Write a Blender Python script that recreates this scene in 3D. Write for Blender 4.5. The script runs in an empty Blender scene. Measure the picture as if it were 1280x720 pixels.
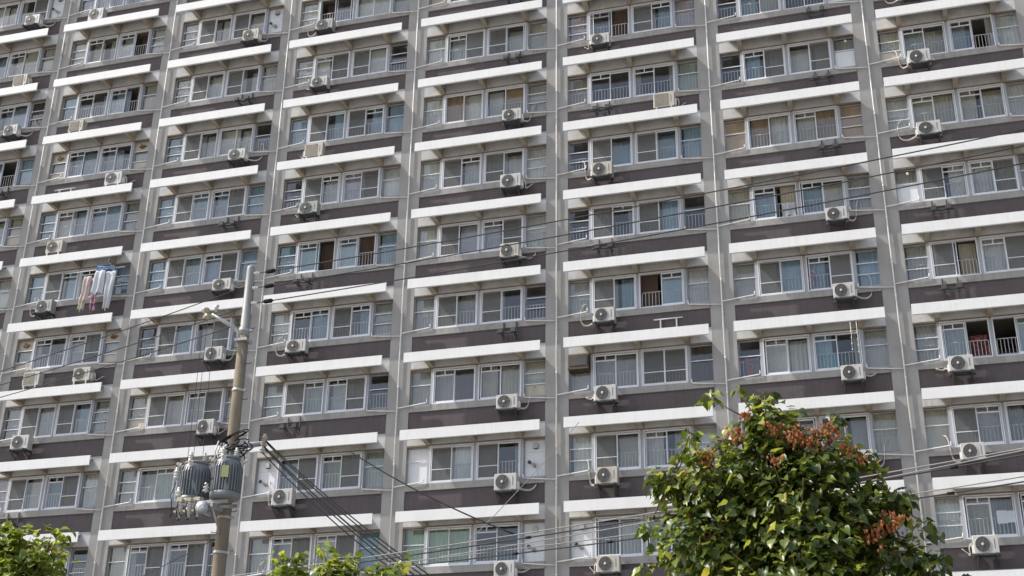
import bpy, bmesh, math, random
from mathutils import Vector, Matrix

S = bpy.context.scene
C = S.collection
rnd = random.Random(11)
PI = math.pi

# ------------------------------------------------------------------ camera, sky, sun, exposure
CAM = Vector((31.227, -38.795, 1.6))
YAW, PITCH, ROLL = -0.287883, 0.430166, 0.015843
FPX = 1646.053


def camera_axes():
    f = Vector((math.sin(YAW) * math.cos(PITCH), math.cos(YAW) * math.cos(PITCH), math.sin(PITCH)))
    r = Vector((math.cos(YAW), -math.sin(YAW), 0))
    u = r.cross(f)
    c, s = math.cos(ROLL), math.sin(ROLL)
    return c * r + s * u, -s * r + c * u, f


cam_r, cam_u, cam_f = camera_axes()
cam = bpy.data.objects.new("camera", bpy.data.cameras.new("camera"))
C.objects.link(cam)
cam.matrix_world = Matrix(((cam_r.x, cam_u.x, -cam_f.x, CAM.x), (cam_r.y, cam_u.y, -cam_f.y, CAM.y),
                           (cam_r.z, cam_u.z, -cam_f.z, CAM.z), (0, 0, 0, 1)))
cam.data.sensor_width = 36
cam.data.lens = FPX / 1280 * 36
cam.data.clip_start = 0.1
cam.data.clip_end = 6000
S.camera = cam

SUN_DIR = Vector((-2.85, -1.0, 3.3)).normalized()          # towards the sun: left along the facade, high
elev = math.asin(SUN_DIR.z)
rot = math.atan2(SUN_DIR.x, SUN_DIR.y)
world = bpy.data.worlds.new("World")
S.world = world
world.use_nodes = True
wn = world.node_tree
sky = wn.nodes.new("ShaderNodeTexSky")
sky.sky_type = 'NISHITA'
sky.sun_disc = False
sky.sun_elevation = elev
sky.sun_rotation = rot
sky.air_density = 1.0
sky.dust_density = 2.5
sky.ozone_density = 1.0
bg = wn.nodes["Background"]
bg.inputs["Strength"].default_value = 0.15
hz = wn.nodes.new("ShaderNodeRGBToBW")                     # summer haze: the blue is washed out evenly over the whole sky
wn.links.new(sky.outputs[0], hz.inputs[0])
hm = wn.nodes.new("ShaderNodeMix")
hm.data_type = 'RGBA'
hm.inputs[0].default_value = 0.22
wn.links.new(sky.outputs[0], hm.inputs[6])
wn.links.new(hz.outputs[0], hm.inputs[7])
wn.links.new(hm.outputs[2], bg.inputs["Color"])
sun = bpy.data.objects.new("sun", bpy.data.lights.new("sun", 'SUN'))
C.objects.link(sun)
sun.rotation_euler = SUN_DIR.to_track_quat('Z', 'Y').to_euler()
sun.location = (0, -30, 80)
sun.data.energy = 3.0
sun.data.angle = math.radians(0.6)
sun.data.color = (1.0, 0.96, 0.895)
S.view_settings.view_transform = 'Standard'
S.view_settings.look = 'None'
S.view_settings.exposure = 0.64
S.view_settings.gamma = 1.0
S.render.engine = 'CYCLES'
S.cycles.use_denoising = True
S.cycles.max_bounces = 8
S.cycles.transparent_max_bounces = 12
S.cycles.caustics_reflective = False
S.cycles.caustics_refractive = False

# ------------------------------------------------------------------ helpers


class MB:
    """collects faces with a material index; build() links them as one mesh object"""

    def __init__(self):
        self.v, self.f, self.mi, self.sm = [], [], [], []

    def face(self, pts, m=0, smooth=False):
        n = len(self.v)
        self.v += [tuple(p) for p in pts]
        self.f.append(tuple(range(n, n + len(pts))))
        self.mi.append(m)
        self.sm.append(smooth)

    def box(self, x0, x1, y0, y1, z0, z1, m=0):
        n = len(self.v)
        self.v += [(x0, y0, z0), (x1, y0, z0), (x1, y1, z0), (x0, y1, z0),
                   (x0, y0, z1), (x1, y0, z1), (x1, y1, z1), (x0, y1, z1)]
        for q in ((0, 3, 2, 1), (4, 5, 6, 7), (0, 1, 5, 4), (1, 2, 6, 5), (2, 3, 7, 6), (3, 0, 4, 7)):
            self.f.append(tuple(n + i for i in q))
            self.mi.append(m)
            self.sm.append(False)
        return self

    def rings(self, rings, m=0, smooth=True, cap=True):
        n0 = len(self.v)
        k = len(rings[0])
        for r in rings:
            self.v += [tuple(p) for p in r]
        for i in range(len(rings) - 1):
            for j in range(k):
                a, b = n0 + i * k + j, n0 + i * k + (j + 1) % k
                self.f.append((a, b, b + k, a + k))
                self.mi.append(m)
                self.sm.append(smooth)
        if cap:
            self.f.append(tuple(n0 + j for j in reversed(range(k))))
            self.f.append(tuple(n0 + (len(rings) - 1) * k + j for j in range(k)))
            self.mi += [m, m]
            self.sm += [False, False]
        return self

    def tube(self, pts, r, n=6, m=0, cap=True, smooth=True):
        pts = [Vector(p) for p in pts]
        rs = r if isinstance(r, (list, tuple)) else [r] * len(pts)
        rings = []
        ref = Vector((0.31, 0.17, 0.93))
        for i, p in enumerate(pts):
            t = (pts[min(i + 1, len(pts) - 1)] - pts[max(i - 1, 0)]).normalized()
            a = t.cross(ref)
            if a.length < 1e-3:
                a = t.cross(Vector((1, 0, 0)))
            a.normalize()
            b = t.cross(a)
            rings.append([p + (a * math.cos(2 * PI * j / n) + b * math.sin(2 * PI * j / n)) * rs[i] for j in range(n)])
        return self.rings(rings, m, smooth, cap)

    def lathe(self, prof, o=(0, 0, 0), n=16, m=0, axis=(0, 0, 1), smooth=True):
        q = Vector((0, 0, 1)).rotation_difference(Vector(axis))
        o = Vector(o)
        rings = [[o + q @ Vector((r * math.cos(2 * PI * j / n), r * math.sin(2 * PI * j / n), z)) for j in range(n)] for r, z in prof]
        return self.rings(rings, m, smooth)

    def mesh(self, name, mats):
        me = bpy.data.meshes.new(name)
        me.from_pydata(self.v, [], self.f)
        for m in (mats if isinstance(mats, (list, tuple)) else [mats]):
            me.materials.append(m)
        me.polygons.foreach_set("material_index", self.mi)
        me.polygons.foreach_set("use_smooth", self.sm)
        me.update()
        return me

    def build(self, name, mats, parent=None, loc=(0, 0, 0), kind=None):
        return put(name, self.mesh(name, mats), parent, loc, kind)


def put(name, me, parent=None, loc=(0, 0, 0), kind=None):
    o = bpy.data.objects.new(name, me)
    C.objects.link(o)
    o.location = loc
    if parent is not None:
        o.parent = parent
    if kind:
        o["kind"] = kind
    return o


def thing(name, label, cat, loc=(0, 0, 0), group=None, me=None, rz=0):
    o = bpy.data.objects.new(name, me)
    C.objects.link(o)
    o.location = loc
    o.rotation_euler = (0, 0, rz)
    o["label"] = label
    o["category"] = cat
    if group:
        o["group"] = group
    return o


def tag(o, label, cat, group=None):
    o["label"] = label
    o["category"] = cat
    if group:
        o["group"] = group
    return o


cache = {}


def shared(key, fn, mats):
    if key not in cache:
        cache[key] = fn().mesh(key if isinstance(key, str) else str(key[0]), mats)
    return cache[key]


# ------------------------------------------------------------------ materials
def nodes_of(m):
    m.use_nodes = True
    nt = m.node_tree
    return nt, nt.nodes["Principled BSDF"], nt.nodes["Material Output"]


def pos_node(nt, scale=(1, 1, 1)):
    g = nt.nodes.new("ShaderNodeNewGeometry")
    mp = nt.nodes.new("ShaderNodeMapping")
    mp.inputs["Scale"].default_value = scale
    nt.links.new(g.outputs["Position"], mp.inputs["Vector"])
    return mp.outputs["Vector"]


def noise(nt, vec, scale, detail=4, rough=0.55):
    n = nt.nodes.new("ShaderNodeTexNoise")
    n.inputs["Scale"].default_value = scale
    n.inputs["Detail"].default_value = detail
    n.inputs["Roughness"].default_value = rough
    nt.links.new(vec, n.inputs["Vector"])
    return n.outputs["Fac"]


def ramp(nt, fac, stops):
    r = nt.nodes.new("ShaderNodeValToRGB")
    el = r.color_ramp.elements
    while len(el) < len(stops):
        el.new(0.5)
    for e, (p, c) in zip(el, stops):
        e.position = p
        e.color = (*c, 1) if len(c) == 3 else c
    nt.links.new(fac, r.inputs["Fac"])
    return r.outputs["Color"]


def mix(nt, fac, a, b, mode='MIX'):
    n = nt.nodes.new("ShaderNodeMix")
    n.data_type = 'RGBA'
    n.blend_type = mode
    for sock, v in ((n.inputs[0], fac), (n.inputs[6], a), (n.inputs[7], b)):
        if hasattr(v, "node"):
            nt.links.new(v, sock)
        elif isinstance(v, (int, float)):
            sock.default_value = v
        else:
            sock.default_value = (*v, 1)
    return n.outputs[2]


def bump(nt, bsdf, fac, strength=0.2, dist=0.02):
    b = nt.nodes.new("ShaderNodeBump")
    b.inputs["Strength"].default_value = strength
    b.inputs["Distance"].default_value = dist
    nt.links.new(fac, b.inputs["Height"])
    nt.links.new(b.outputs[0], bsdf.inputs["Normal"])


def paint(name, col, rough=0.6, var=0.12, streak=0.0, scale=3.0, metal=0.0, stain=None, stain_amt=0.35, bump_s=0.0, spec=0.5):
    """painted / weathered surface: two noises for grime, optional vertical streaks and stains"""
    m = bpy.data.materials.new(name)
    nt, b, _ = nodes_of(m)
    p = pos_node(nt)
    dark = tuple(c * (1 - var * 2) for c in col)
    lite = tuple(min(0.9, c * (1 + var)) for c in col)
    c = ramp(nt, noise(nt, p, scale, 6, 0.62), [(0.28, dark), (0.5, col), (0.75, lite)])
    if streak:
        ps = pos_node(nt, (5.0, 5.0, 0.35))
        f = ramp(nt, noise(nt, ps, 2.4, 5, 0.65), [(0.42, (0, 0, 0)), (0.78, (streak,) * 3)])
        c = mix(nt, f, c, tuple(x * 0.55 for x in col))
    if stain:
        f2 = ramp(nt, noise(nt, p, 1.1, 7, 0.7), [(0.54, (0, 0, 0)), (0.64, (stain_amt,) * 3)])
        c = mix(nt, f2, c, stain)
    nt.links.new(c, b.inputs["Base Color"])
    b.inputs["Roughness"].default_value = rough
    b.inputs["Metallic"].default_value = metal
    b.inputs["Specular IOR Level"].default_value = spec
    if bump_s:
        bump(nt, b, noise(nt, p, 60, 3), bump_s, 0.01)
    return m


M = {}
M["concrete"] = paint("pillar_concrete", (0.335, 0.325, 0.308), 0.85, 0.06, 0.10, 1.6, stain=(0.28, 0.265, 0.245), bump_s=0.25, spec=0.2)
M["sill"] = paint("sill_concrete", (0.34, 0.325, 0.305), 0.85, 0.1, 0.5, 2.5, stain=(0.2, 0.18, 0.16), bump_s=0.25, spec=0.2)
M["brown"] = paint("purple_brown_wall_paint", (0.108, 0.090, 0.091), 0.8, 0.08, 0.34, 2.0, bump_s=0.3, spec=0.2)
M["white"] = paint("white_fascia_paint", (0.74, 0.735, 0.715), 0.5, 0.035, 0.16, 1.2, spec=0.3)
M["soffit"] = paint("soffit_paint", (0.55, 0.545, 0.52), 0.85, 0.11, 0.0, 1.9, stain=(0.70, 0.66, 0.58), stain_amt=0.8, spec=0.1)  # cream patches: sun patches on the beam painted in, along with peeled paint
M["roofing"] = paint("awning_roof_sheet", (0.30, 0.31, 0.32), 0.7, 0.08, 0.2, 3.0)
M["bracket"] = paint("stained_bracket_concrete", (0.36, 0.315, 0.25), 0.9, 0.18, 0.3, 4.0, stain=(0.15, 0.11, 0.08), spec=0.1)
M["lintel"] = paint("stained_shaded_lintel", (0.22, 0.185, 0.145), 0.9, 0.18, 0.4, 3.0, stain=(0.36, 0.34, 0.31), spec=0.1)  # dark brown puts the shading above the windows into the colour, with stains
M["alu"] = paint("white_aluminium", (0.74, 0.75, 0.78), 0.42, 0.04, 0.1, 4.0)
M["post"] = paint("grey_mullion_paint", (0.40, 0.41, 0.44), 0.55, 0.06, 0.2, 3.0)
M["pipe"] = paint("white_pipe", (0.74, 0.72, 0.69), 0.5, 0.08, 0.0, 3.0, stain=(0.5, 0.45, 0.4))
M["hose"] = paint("cream_hose_wrap", (0.56, 0.52, 0.44), 0.6, 0.1, 0.0, 8.0)
M["rail"] = paint("railing_paint", (0.44, 0.43, 0.41), 0.5, 0.05)
M["board_white"] = paint("white_infill_board", (0.72, 0.73, 0.74), 0.6, 0.03, 0.2)
M["board_beige"] = paint("beige_infill_board", (0.52, 0.48, 0.39), 0.7, 0.06, 0.2)
M["acwhite"] = paint("ac_white", (0.50, 0.485, 0.45), 0.45, 0.05, 0.25, 3.0)
M["accream"] = paint("ac_cream", (0.47, 0.43, 0.36), 0.5, 0.07, 0.3, 3.0)
M["acgreen"] = paint("ac_grey_green", (0.34, 0.35, 0.32), 0.5, 0.07, 0.3, 3.0)
M["acdark"] = paint("ac_fan_dark", (0.06, 0.058, 0.054), 0.6, 0.1)
M["acgrille"] = paint("ac_grille", (0.16, 0.155, 0.145), 0.5, 0.08)
M["acmesh"] = paint("ac_front_tan", (0.36, 0.31, 0.23), 0.6, 0.12, 0.3, 6.0)
M["steel"] = paint("galvanised_dark_steel", (0.065, 0.065, 0.066), 0.7, 0.2, 0.0, 5.0, metal=0.2)
M["galv"] = paint("galvanised_steel", (0.42, 0.42, 0.42), 0.45, 0.12, 0.0, 6.0, metal=0.4)
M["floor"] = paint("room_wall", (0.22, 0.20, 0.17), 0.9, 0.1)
M["pole"] = paint("pole_concrete", (0.24, 0.20, 0.145), 0.9, 0.12, 0.35, 2.5, stain=(0.24, 0.19, 0.14), bump_s=0.3, spec=0.15)
M["sleeve"] = paint("pole_sleeve", (0.28, 0.275, 0.26), 0.55, 0.06, 0.2, 2.0)
M["tank"] = paint("transformer_grey_paint", (0.20, 0.215, 0.22), 0.45, 0.1, 0.35, 3.0)
M["porcelain"] = paint("porcelain", (0.58, 0.56, 0.52), 0.25, 0.06, 0.0, 9.0)
M["porcelain_tan"] = paint("weathered_porcelain", (0.46, 0.40, 0.30), 0.4, 0.14, 0.0, 9.0, stain=(0.3, 0.2, 0.1))
M["plate"] = paint("yellow_green_plate", (0.44, 0.46, 0.20), 0.5, 0.12, 0.0, 18.0)
M["rubber"] = paint("black_rubber", (0.022, 0.022, 0.024), 0.85, 0.1, spec=0.1)
M["wire"] = paint("grey_wire", (0.06, 0.06, 0.06), 0.8, 0.1, spec=0.15)
M["wire_light"] = paint("weathered_wire", (0.27, 0.26, 0.245), 0.7, 0.1, spec=0.2)
M["bark"] = paint("bark", (0.12, 0.095, 0.07), 0.95, 0.25, 0.0, 12.0, bump_s=0.5, spec=0.1)
M["twig"] = paint("twig", (0.17, 0.12, 0.07), 0.9, 0.2, 0.0, 12.0, spec=0.1)
M["asphalt"] = paint("asphalt", (0.055, 0.055, 0.058), 0.9, 0.15, 0.0, 0.7, bump_s=0.3)
M["paving"] = paint("paving_concrete", (0.38, 0.355, 0.32), 0.9, 0.1, 0.0, 0.9, bump_s=0.2)
M["lamp"] = paint("lamp_globe", (0.78, 0.74, 0.62), 0.3, 0.03)
M["wood_box"] = paint("dark_wood_box", (0.075, 0.045, 0.03), 0.6, 0.2, 0.3, 5.0)
M["ornament"] = paint("brown_ornament", (0.19, 0.075, 0.03), 0.6, 0.3, 0.0, 20.0)
M["red_print"] = paint("red_print", (0.36, 0.03, 0.03), 0.6, 0.05)
M["poster"] = paint("dark_poster", (0.05, 0.045, 0.05), 0.6, 0.2)
M["paper"] = paint("white_paper", (0.75, 0.76, 0.80), 0.8, 0.02)


def glass(name, tint, refl=1.0):
    m = bpy.data.materials.new(name)
    nt, b, out = nodes_of(m)
    nt.nodes.remove(b)
    fr = nt.nodes.new("ShaderNodeFresnel")
    fr.inputs["IOR"].default_value = 1.9
    tr = nt.nodes.new("ShaderNodeBsdfTransparent")
    tr.inputs[0].default_value = (*tint, 1)
    gl = nt.nodes.new("ShaderNodeBsdfGlossy")
    gl.inputs["Roughness"].default_value = 0.03
    gl.inputs[0].default_value = (refl, refl, refl, 1)
    p = pos_node(nt)
    bm = nt.nodes.new("ShaderNodeBump")
    bm.inputs["Strength"].default_value = 0.012
    bm.inputs["Distance"].default_value = 0.05
    nt.links.new(noise(nt, p, 1.7, 2), bm.inputs["Height"])
    nt.links.new(bm.outputs[0], gl.inputs["Normal"])
    mx = nt.nodes.new("ShaderNodeMixShader")
    ge = nt.nodes.new("ShaderNodeNewGeometry")              # the sheet's rear face only lets light through
    fw = nt.nodes.new("ShaderNodeMath")
    fw.operation = 'SUBTRACT'
    fw.inputs[0].default_value = 1.0
    nt.links.new(ge.outputs["Backfacing"], fw.inputs[1])
    mu = nt.nodes.new("ShaderNodeMath")
    mu.operation = 'MULTIPLY'
    nt.links.new(fr.outputs[0], mu.inputs[0])
    nt.links.new(fw.outputs[0], mu.inputs[1])
    nt.links.new(mu.outputs[0], mx.inputs[0])
    nt.links.new(tr.outputs[0], mx.inputs[1])
    nt.links.new(gl.outputs[0], mx.inputs[2])
    nt.links.new(mx.outputs[0], out.inputs[0])
    return m


M["glass"] = glass("window_glass", (0.94, 0.955, 0.95))


def screen_mat():
    m = bpy.data.materials.new("insect_screen_mesh")
    nt, b, out = nodes_of(m)
    b.inputs["Base Color"].default_value = (0.17, 0.168, 0.16, 1)
    b.inputs["Roughness"].default_value = 0.9
    tr = nt.nodes.new("ShaderNodeBsdfTransparent")
    mx = nt.nodes.new("ShaderNodeMixShader")
    mx.inputs[0].default_value = 0.58
    nt.links.new(tr.outputs[0], mx.inputs[1])
    nt.links.new(b.outputs[0], mx.inputs[2])
    nt.links.new(mx.outputs[0], out.inputs[0])
    return m


M["screen"] = screen_mat()


def cloth(name, col, trans=0.25, pattern=None):
    m = bpy.data.materials.new(name)
    nt, b, out = nodes_of(m)
    p = pos_node(nt)
    c = ramp(nt, noise(nt, p, 1.3, 3), [(0.3, tuple(x * 0.82 for x in col)), (0.7, tuple(min(0.85, x * 1.1) for x in col))])
    if pattern:
        f = ramp(nt, noise(nt, p, 9.0, 2), [(0.5, (0, 0, 0)), (0.56, (1, 1, 1))])
        c = mix(nt, f, c, pattern)
    nt.links.new(c, b.inputs["Base Color"])
    b.inputs["Roughness"].default_value = 0.9
    b.inputs["Specular IOR Level"].default_value = 0.1
    t = nt.nodes.new("ShaderNodeBsdfTranslucent")
    nt.links.new(c, t.inputs[0])
    mx = nt.nodes.new("ShaderNodeMixShader")
    mx.inputs[0].default_value = trans
    nt.links.new(b.outputs[0], mx.inputs[1])
    nt.links.new(t.outputs[0], mx.inputs[2])
    nt.links.new(mx.outputs[0], out.inputs[0])
    return m


CURT = {"W": (0.78, 0.755, 0.69), "L": (0.50, 0.48, 0.435), "B": (0.38, 0.51, 0.61), "E": (0.62, 0.56, 0.44), "G": (0.46, 0.50, 0.43),  # blue B cloth also has the sky's reflection in left-bay panes painted in
        "Y": (0.44, 0.46, 0.24), "K": (0.62, 0.52, 0.53), "P": (0.60, 0.57, 0.64), "T": (0.16, 0.32, 0.36), "N": (0.13, 0.09, 0.068),
        "O": (0.42, 0.29, 0.17), "Q": (0.80, 0.80, 0.78), "S": (0.38, 0.335, 0.26), "F": (0.36, 0.50, 0.29)}
for k_, c_ in CURT.items():
    M["c" + k_] = cloth("curtain_cloth_" + k_, c_)
M["rag_white"] = cloth("white_laundry", (0.74, 0.76, 0.80))
M["rag_pink"] = cloth("pink_laundry", (0.62, 0.40, 0.42), pattern=(0.25, 0.12, 0.22))
M["rag_peach"] = cloth("peach_laundry", (0.72, 0.58, 0.50), pattern=(0.72, 0.62, 0.62))
M["rag_yellow"] = cloth("yellow_laundry", (0.68, 0.65, 0.50))
M["rag_lilac"] = cloth("lilac_laundry", (0.62, 0.56, 0.70))
M["rag_red"] = cloth("red_floral_cloth", (0.14, 0.05, 0.05), pattern=(0.30, 0.09, 0.10))
M["blue_plastic"] = paint("blue_plastic", (0.06, 0.22, 0.55), 0.45, 0.06)
M["teal_box"] = paint("teal_box_card", (0.03, 0.30, 0.36), 0.6, 0.05)
M["tan_box"] = paint("tan_box_card", (0.46, 0.33, 0.17), 0.7, 0.08)


def leaf_mat(name, stops, trans=0.34, rough=0.38, spec=0.4):
    m = bpy.data.materials.new(name)
    nt, b, out = nodes_of(m)
    g = nt.nodes.new("ShaderNodeNewGeometry")
    oi = nt.nodes.new("ShaderNodeObjectInfo")
    ad = nt.nodes.new("ShaderNodeMath")
    ad.operation = 'ADD'
    nt.links.new(g.outputs["Random Per Island"], ad.inputs[0])
    nt.links.new(oi.outputs["Random"], ad.inputs[1])
    fr = nt.nodes.new("ShaderNodeMath")
    fr.operation = 'FRACT'
    nt.links.new(ad.outputs[0], fr.inputs[0])
    c = ramp(nt, fr.outputs[0], stops)
    p = pos_node(nt)
    c = mix(nt, 0.3, c, ramp(nt, noise(nt, p, 30, 3), [(0.3, (0.02, 0.03, 0.008)), (0.7, (0.12, 0.16, 0.04))]), 'OVERLAY')
    nt.links.new(c, b.inputs["Base Color"])
    b.inputs["Roughness"].default_value = rough
    b.inputs["Specular IOR Level"].default_value = spec
    t = nt.nodes.new("ShaderNodeBsdfTranslucent")
    tc = nt.nodes.new("ShaderNodeMix")                     # light passing through a leaf comes out yellower
    tc.data_type = 'RGBA'
    tc.blend_type = 'MULTIPLY'
    tc.inputs[0].default_value = 1.0
    nt.links.new(c, tc.inputs[6])
    tc.inputs[7].default_value = (1.8, 1.72, 0.95, 1)
    nt.links.new(tc.outputs[2], t.inputs[0])
    mx = nt.nodes.new("ShaderNodeMixShader")
    mx.inputs[0].default_value = trans
    nt.links.new(b.outputs[0], mx.inputs[1])
    nt.links.new(t.outputs[0], mx.inputs[2])
    nt.links.new(mx.outputs[0], out.inputs[0])
    return m


M["leaf"] = leaf_mat("green_leaf", [(0.0, (0.045, 0.075, 0.018)), (0.42, (0.08, 0.12, 0.025)), (0.68, (0.17, 0.22, 0.045)),  # spread of dark and pale stops stands in for shaded and sunlit leaves
                                   (0.88, (0.38, 0.43, 0.10)), (1.0, (0.46, 0.42, 0.09))], 0.38, 0.36, 0.5)
M["leaf_light"] = leaf_mat("light_green_leaf", [(0.0, (0.09, 0.14, 0.03)), (0.35, (0.17, 0.23, 0.04)), (0.65, (0.28, 0.35, 0.07)),
                                               (0.88, (0.40, 0.45, 0.10)), (1.0, (0.46, 0.42, 0.09))], 0.42, 0.36, 0.5)
M["seed"] = leaf_mat("rust_seed_pod", [(0.0, (0.22, 0.07, 0.02)), (0.5, (0.46, 0.17, 0.055)), (1.0, (0.60, 0.28, 0.12))], 0.3, 0.6)

# ------------------------------------------------------------------ ground
g = MB()
g.face([(-1500, -1500, 0), (1500, -1500, 0), (1500, 1500, 0), (-1500, 1500, 0)])
g.build("ground", M["paving"], kind="structure")
g = MB()
g.face([(-400, -20.5, 0.004), (400, -20.5, 0.004), (400, -13.0, 0.004), (-400, -13.0, 0.004)])
g.build("road", M["asphalt"], kind="structure")
g = MB()
g.box(-400, 400, -20.75, -20.5, 0.0, 0.13)
g.box(-400, 400, -13.0, -12.75, 0.0, 0.13)
g.build("kerb", M["paving"], kind="structure")

# ------------------------------------------------------------------ apartment building
ZB = 28.673                                  # top of the fascia of floor row 0; rows count downwards, 2.7 m each
XK = {-3: -15.99, -2: -10.66, -1: -5.331, 0: 0.0, 1: 5.176, 2: 10.44, 3: 15.836, 4: 21.307, 5: 26.767, 6: 32.093, 7: 37.317, 8: 42.648, 9: 47.979}
PW = 0.39                                    # half a pillar's width
WT, WB = -0.37, -1.64                        # window head and foot below the fascia top
WW, WH = 1.45, 1.27

bld = thing("apartment_building", "tall grey and purple-brown apartment block with white awning over every window row", "apartment building", (0, 0, 0))


def in_view(p, m=0):
    d = Vector(p) - CAM
    z = d.dot(cam_f)
    if z < 1:
        return False
    x, y = 640 + FPX * d.dot(cam_r) / z, 360 - FPX * d.dot(cam_u) / z
    return -m < x < 1280 + m and -m < y < 720 + m


CELLS = {
    (-1, -3): "W1 gW gW gD sL V", (-1, -2): "W1 tB gB tW gE E1", (-1, -1): "B1 tB gB tB gB N2", (-1, 0): "B1 tB gB gB oD B1",
    (-1, 1): "B1 tB gL tB gL E2", (-1, 2): "B1 sL tB tB gL W1",
    (0, -3): "B1 gB gB gB gW W1", (0, -2): "W2 tE gE tW oN W2", (0, -1): "B1 tD gB tB oD E1", (0, 0): "X tB gB tB gD X",
    (0, 1): "B2 tL gB tB gB L2", (0, 2): "B1 sL tB tD gD B2", (0, 3): "X tD gD tL sB X", (0, 4): "L2 sS gL sL gB L2",
    (0, 5): "K2 sL gE tT sL W1", (0, 6): "L1 gL gL tL gD D2",
    (1, -2): "W2 sL gW sL gW V", (1, -1): "W2 sL gW sL gW W1", (1, 0): "B2 sL gW gW gW D1", (1, 1): "B2 sL tB tB sL B2",
    (1, 2): "B2 sL gB tB sN B1", (1, 3): "D2 sN gB gW sL E1", (1, 4): "E2 sL gE tE sL E1", (1, 5): "L2 gE tG tL gD D1",
    (1, 6): "E1 tD sL tN sL N2",
    (2, -2): "W2 oN gD tW gW L1", (2, -1): "W2 tW sL sL gW D2", (2, 0): "B1 sD gB sD tB B1", (2, 1): "D2 sD tW tP sS W1",
    (2, 2): "T2 tT oN tB oN B1", (2, 3): "W2 tN tB sN tB L2", (2, 4): "L2 sL tG tW sL D1", (2, 5): "V gG sL tY sG G1",
    (2, 6): "L1 tL sL tL sL T1",
    (3, -2): "O1 gN gO gL gL W1", (3, -1): "W1 tG sW sD gW E1", (3, 0): "W1 gO gW gW gO L2", (3, 1): "W1 sL tW sG gW W2",
    (3, 2): "W1 sD gP tP sD W1", (3, 3): "L1 sS gS sS gD D2", (3, 4): "L1 tL gN tE gE E2", (3, 5): "P sL gQ sL gD V",
    (3, 6): "F1 gF gF tD gD V",
    (4, -1): "K2 tD oN sL tB K1", (4, 0): "S1 tD gD tD gD G1", (4, 1): "D2 sL gB sS gB B1", (4, 2): "D2 sL tD sS gB D1",
    (4, 3): "L1 sL gB oN tB W1", (4, 4): "A tL gL sD sD N1", (4, 5): "W2 sL gE tW gL W1", (4, 6): "V gN gW gW gB W1",
    (5, -1): "D1 gB gE gD gD V", (5, 0): "D1 tB sL gW sE I", (5, 1): "O1 gO gW tE gO O2", (5, 2): "E1 tB oE tB gE L2",
    (5, 3): "L1 sL gB tB sK B2", (5, 4): "D1 tW gW tB gD L1", (5, 5): "L1 sL gL sL gL E1", (5, 6): "W1 gW gW gL gL L1",
    (6, 0): "E2 tG gE tG oD W1", (6, 1): "W2 tE gE tE gE W1", (6, 2): "I sD tW tW sE K1", (6, 3): "L2 sL oE tW sL W1",
    (6, 4): "L2 tL oD oD tL W1", (6, 5): "E1 sL tL gL gL L1", (6, 6): "W2 tE gL tD gN E1",
}
KINDS = ["W1 sL tW tW sL W1", "B1 tB gB sL gB B1", "L2 sL gW tE gE L1", "W2 tW gL sL gW D1", "E1 sL gE tL sL L2"]


def sash_mb(tr):
    w, h = 0.695, WH - 0.10
    m = MB()
    s, d = 0.030, 0.028
    m.box(0, s, 0, d, 0, h)
    m.box(w - s, w, 0, d, 0, h)
    m.box(s, w - s, 0.002, d - 0.002, h - 0.045, h)
    m.box(s, w - s, 0.002, d - 0.002, 0, 0.06)
    if tr:
        m.box(s, w - s, 0.004, d - 0.004, h - 0.225, h - 0.185)
        m.box(w / 2 - 0.018, w / 2 + 0.018, 0.005, d - 0.005, h - 0.185, h - 0.045)
    return m


def pane_mb():
    m = MB()
    w, h = 0.695, WH - 0.10
    m.box(0.038, w - 0.038, 0.011, 0.017, 0.05, h - 0.04)
    return m


def screen_mb():
    w, h = 0.69, WH - 0.10
    m = MB()
    s, d = 0.028, 0.02
    m.box(0, s, 0, d, 0, h)
    m.box(w - s, w, 0, d, 0, h)
    m.box(s, w - s, 0.002, d - 0.002, h - 0.03, h)
    m.box(s, w - s, 0.002, d - 0.002, 0, 0.035)
    m.box(s, w - s, 0.003, d - 0.003, 0.40, 0.425)
    m.face([(s, 0.01, 0.035), (w - s, 0.01, 0.035), (w - s, 0.01, h - 0.03), (s, 0.01, h - 0.03)], 1)
    return m


def frame_mb():
    m = MB()
    w, h, s = WW, WH, 0.030
    m.box(0, s, 0, 0.13, 0, h)
    m.box(w - s, w, 0, 0.13, 0, h)
    m.box(s, w - s, 0.003, 0.127, h - s, h)
    m.box(s, w - s, 0.003, 0.127, 0, s + 0.01)
    # track lips
    m.box(s, w - s, -0.012, 0.003, 0.0, 0.03)
    return m


def rail_mb(w, n):
    m = MB()
    m.tube([(0.03, 0, 0.02), (0.03, 0, 0.54), (0.06, 0, 0.575), (w - 0.06, 0, 0.575), (w - 0.03, 0, 0.54), (w - 0.03, 0, 0.02)], 0.016, 5)
    m.box(0.04, w - 0.04, -0.012, 0.012, 0.06, 0.085)
    for i in range(n):
        x = 0.03 + (w - 0.06) * (i + 1) / (n + 1)
        m.box(x - 0.009, x + 0.009, -0.009, 0.009, 0.085, 0.565)
    return m


def curtain_mb(w, h, seed):
    r = random.Random(seed)
    m = MB()
    n = 34
    ph, fr, am = r.random() * 6, 0.8 + r.random() * 0.5, 0.014 + r.random() * 0.012
    if seed % 3 == 2:
        am *= 0.25
    cols = []
    gap = 0.0 if seed % 4 else 0.12 * w
    for i in range(n + 1):
        t = i / n
        y = am * math.sin(ph + t * 34 * fr) + am * 0.5 * math.sin(ph * 2 + t * 71 * fr)
        x = gap + (w - gap) * t
        cols.append([(x, y * 0.5, h), (x, y, h * 0.55), (x + 0.01 * math.sin(ph + t * 9), y * 1.3, 0)])
    b = len(m.v)
    for c in cols:
        m.v += c
    for i in range(n):
        for j in range(2):
            q = b + i * 3 + j
            m.f.append((q, q + 1, q + 4, q + 3))
            m.mi.append(0)
            m.sm.append(True)
    return m


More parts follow.
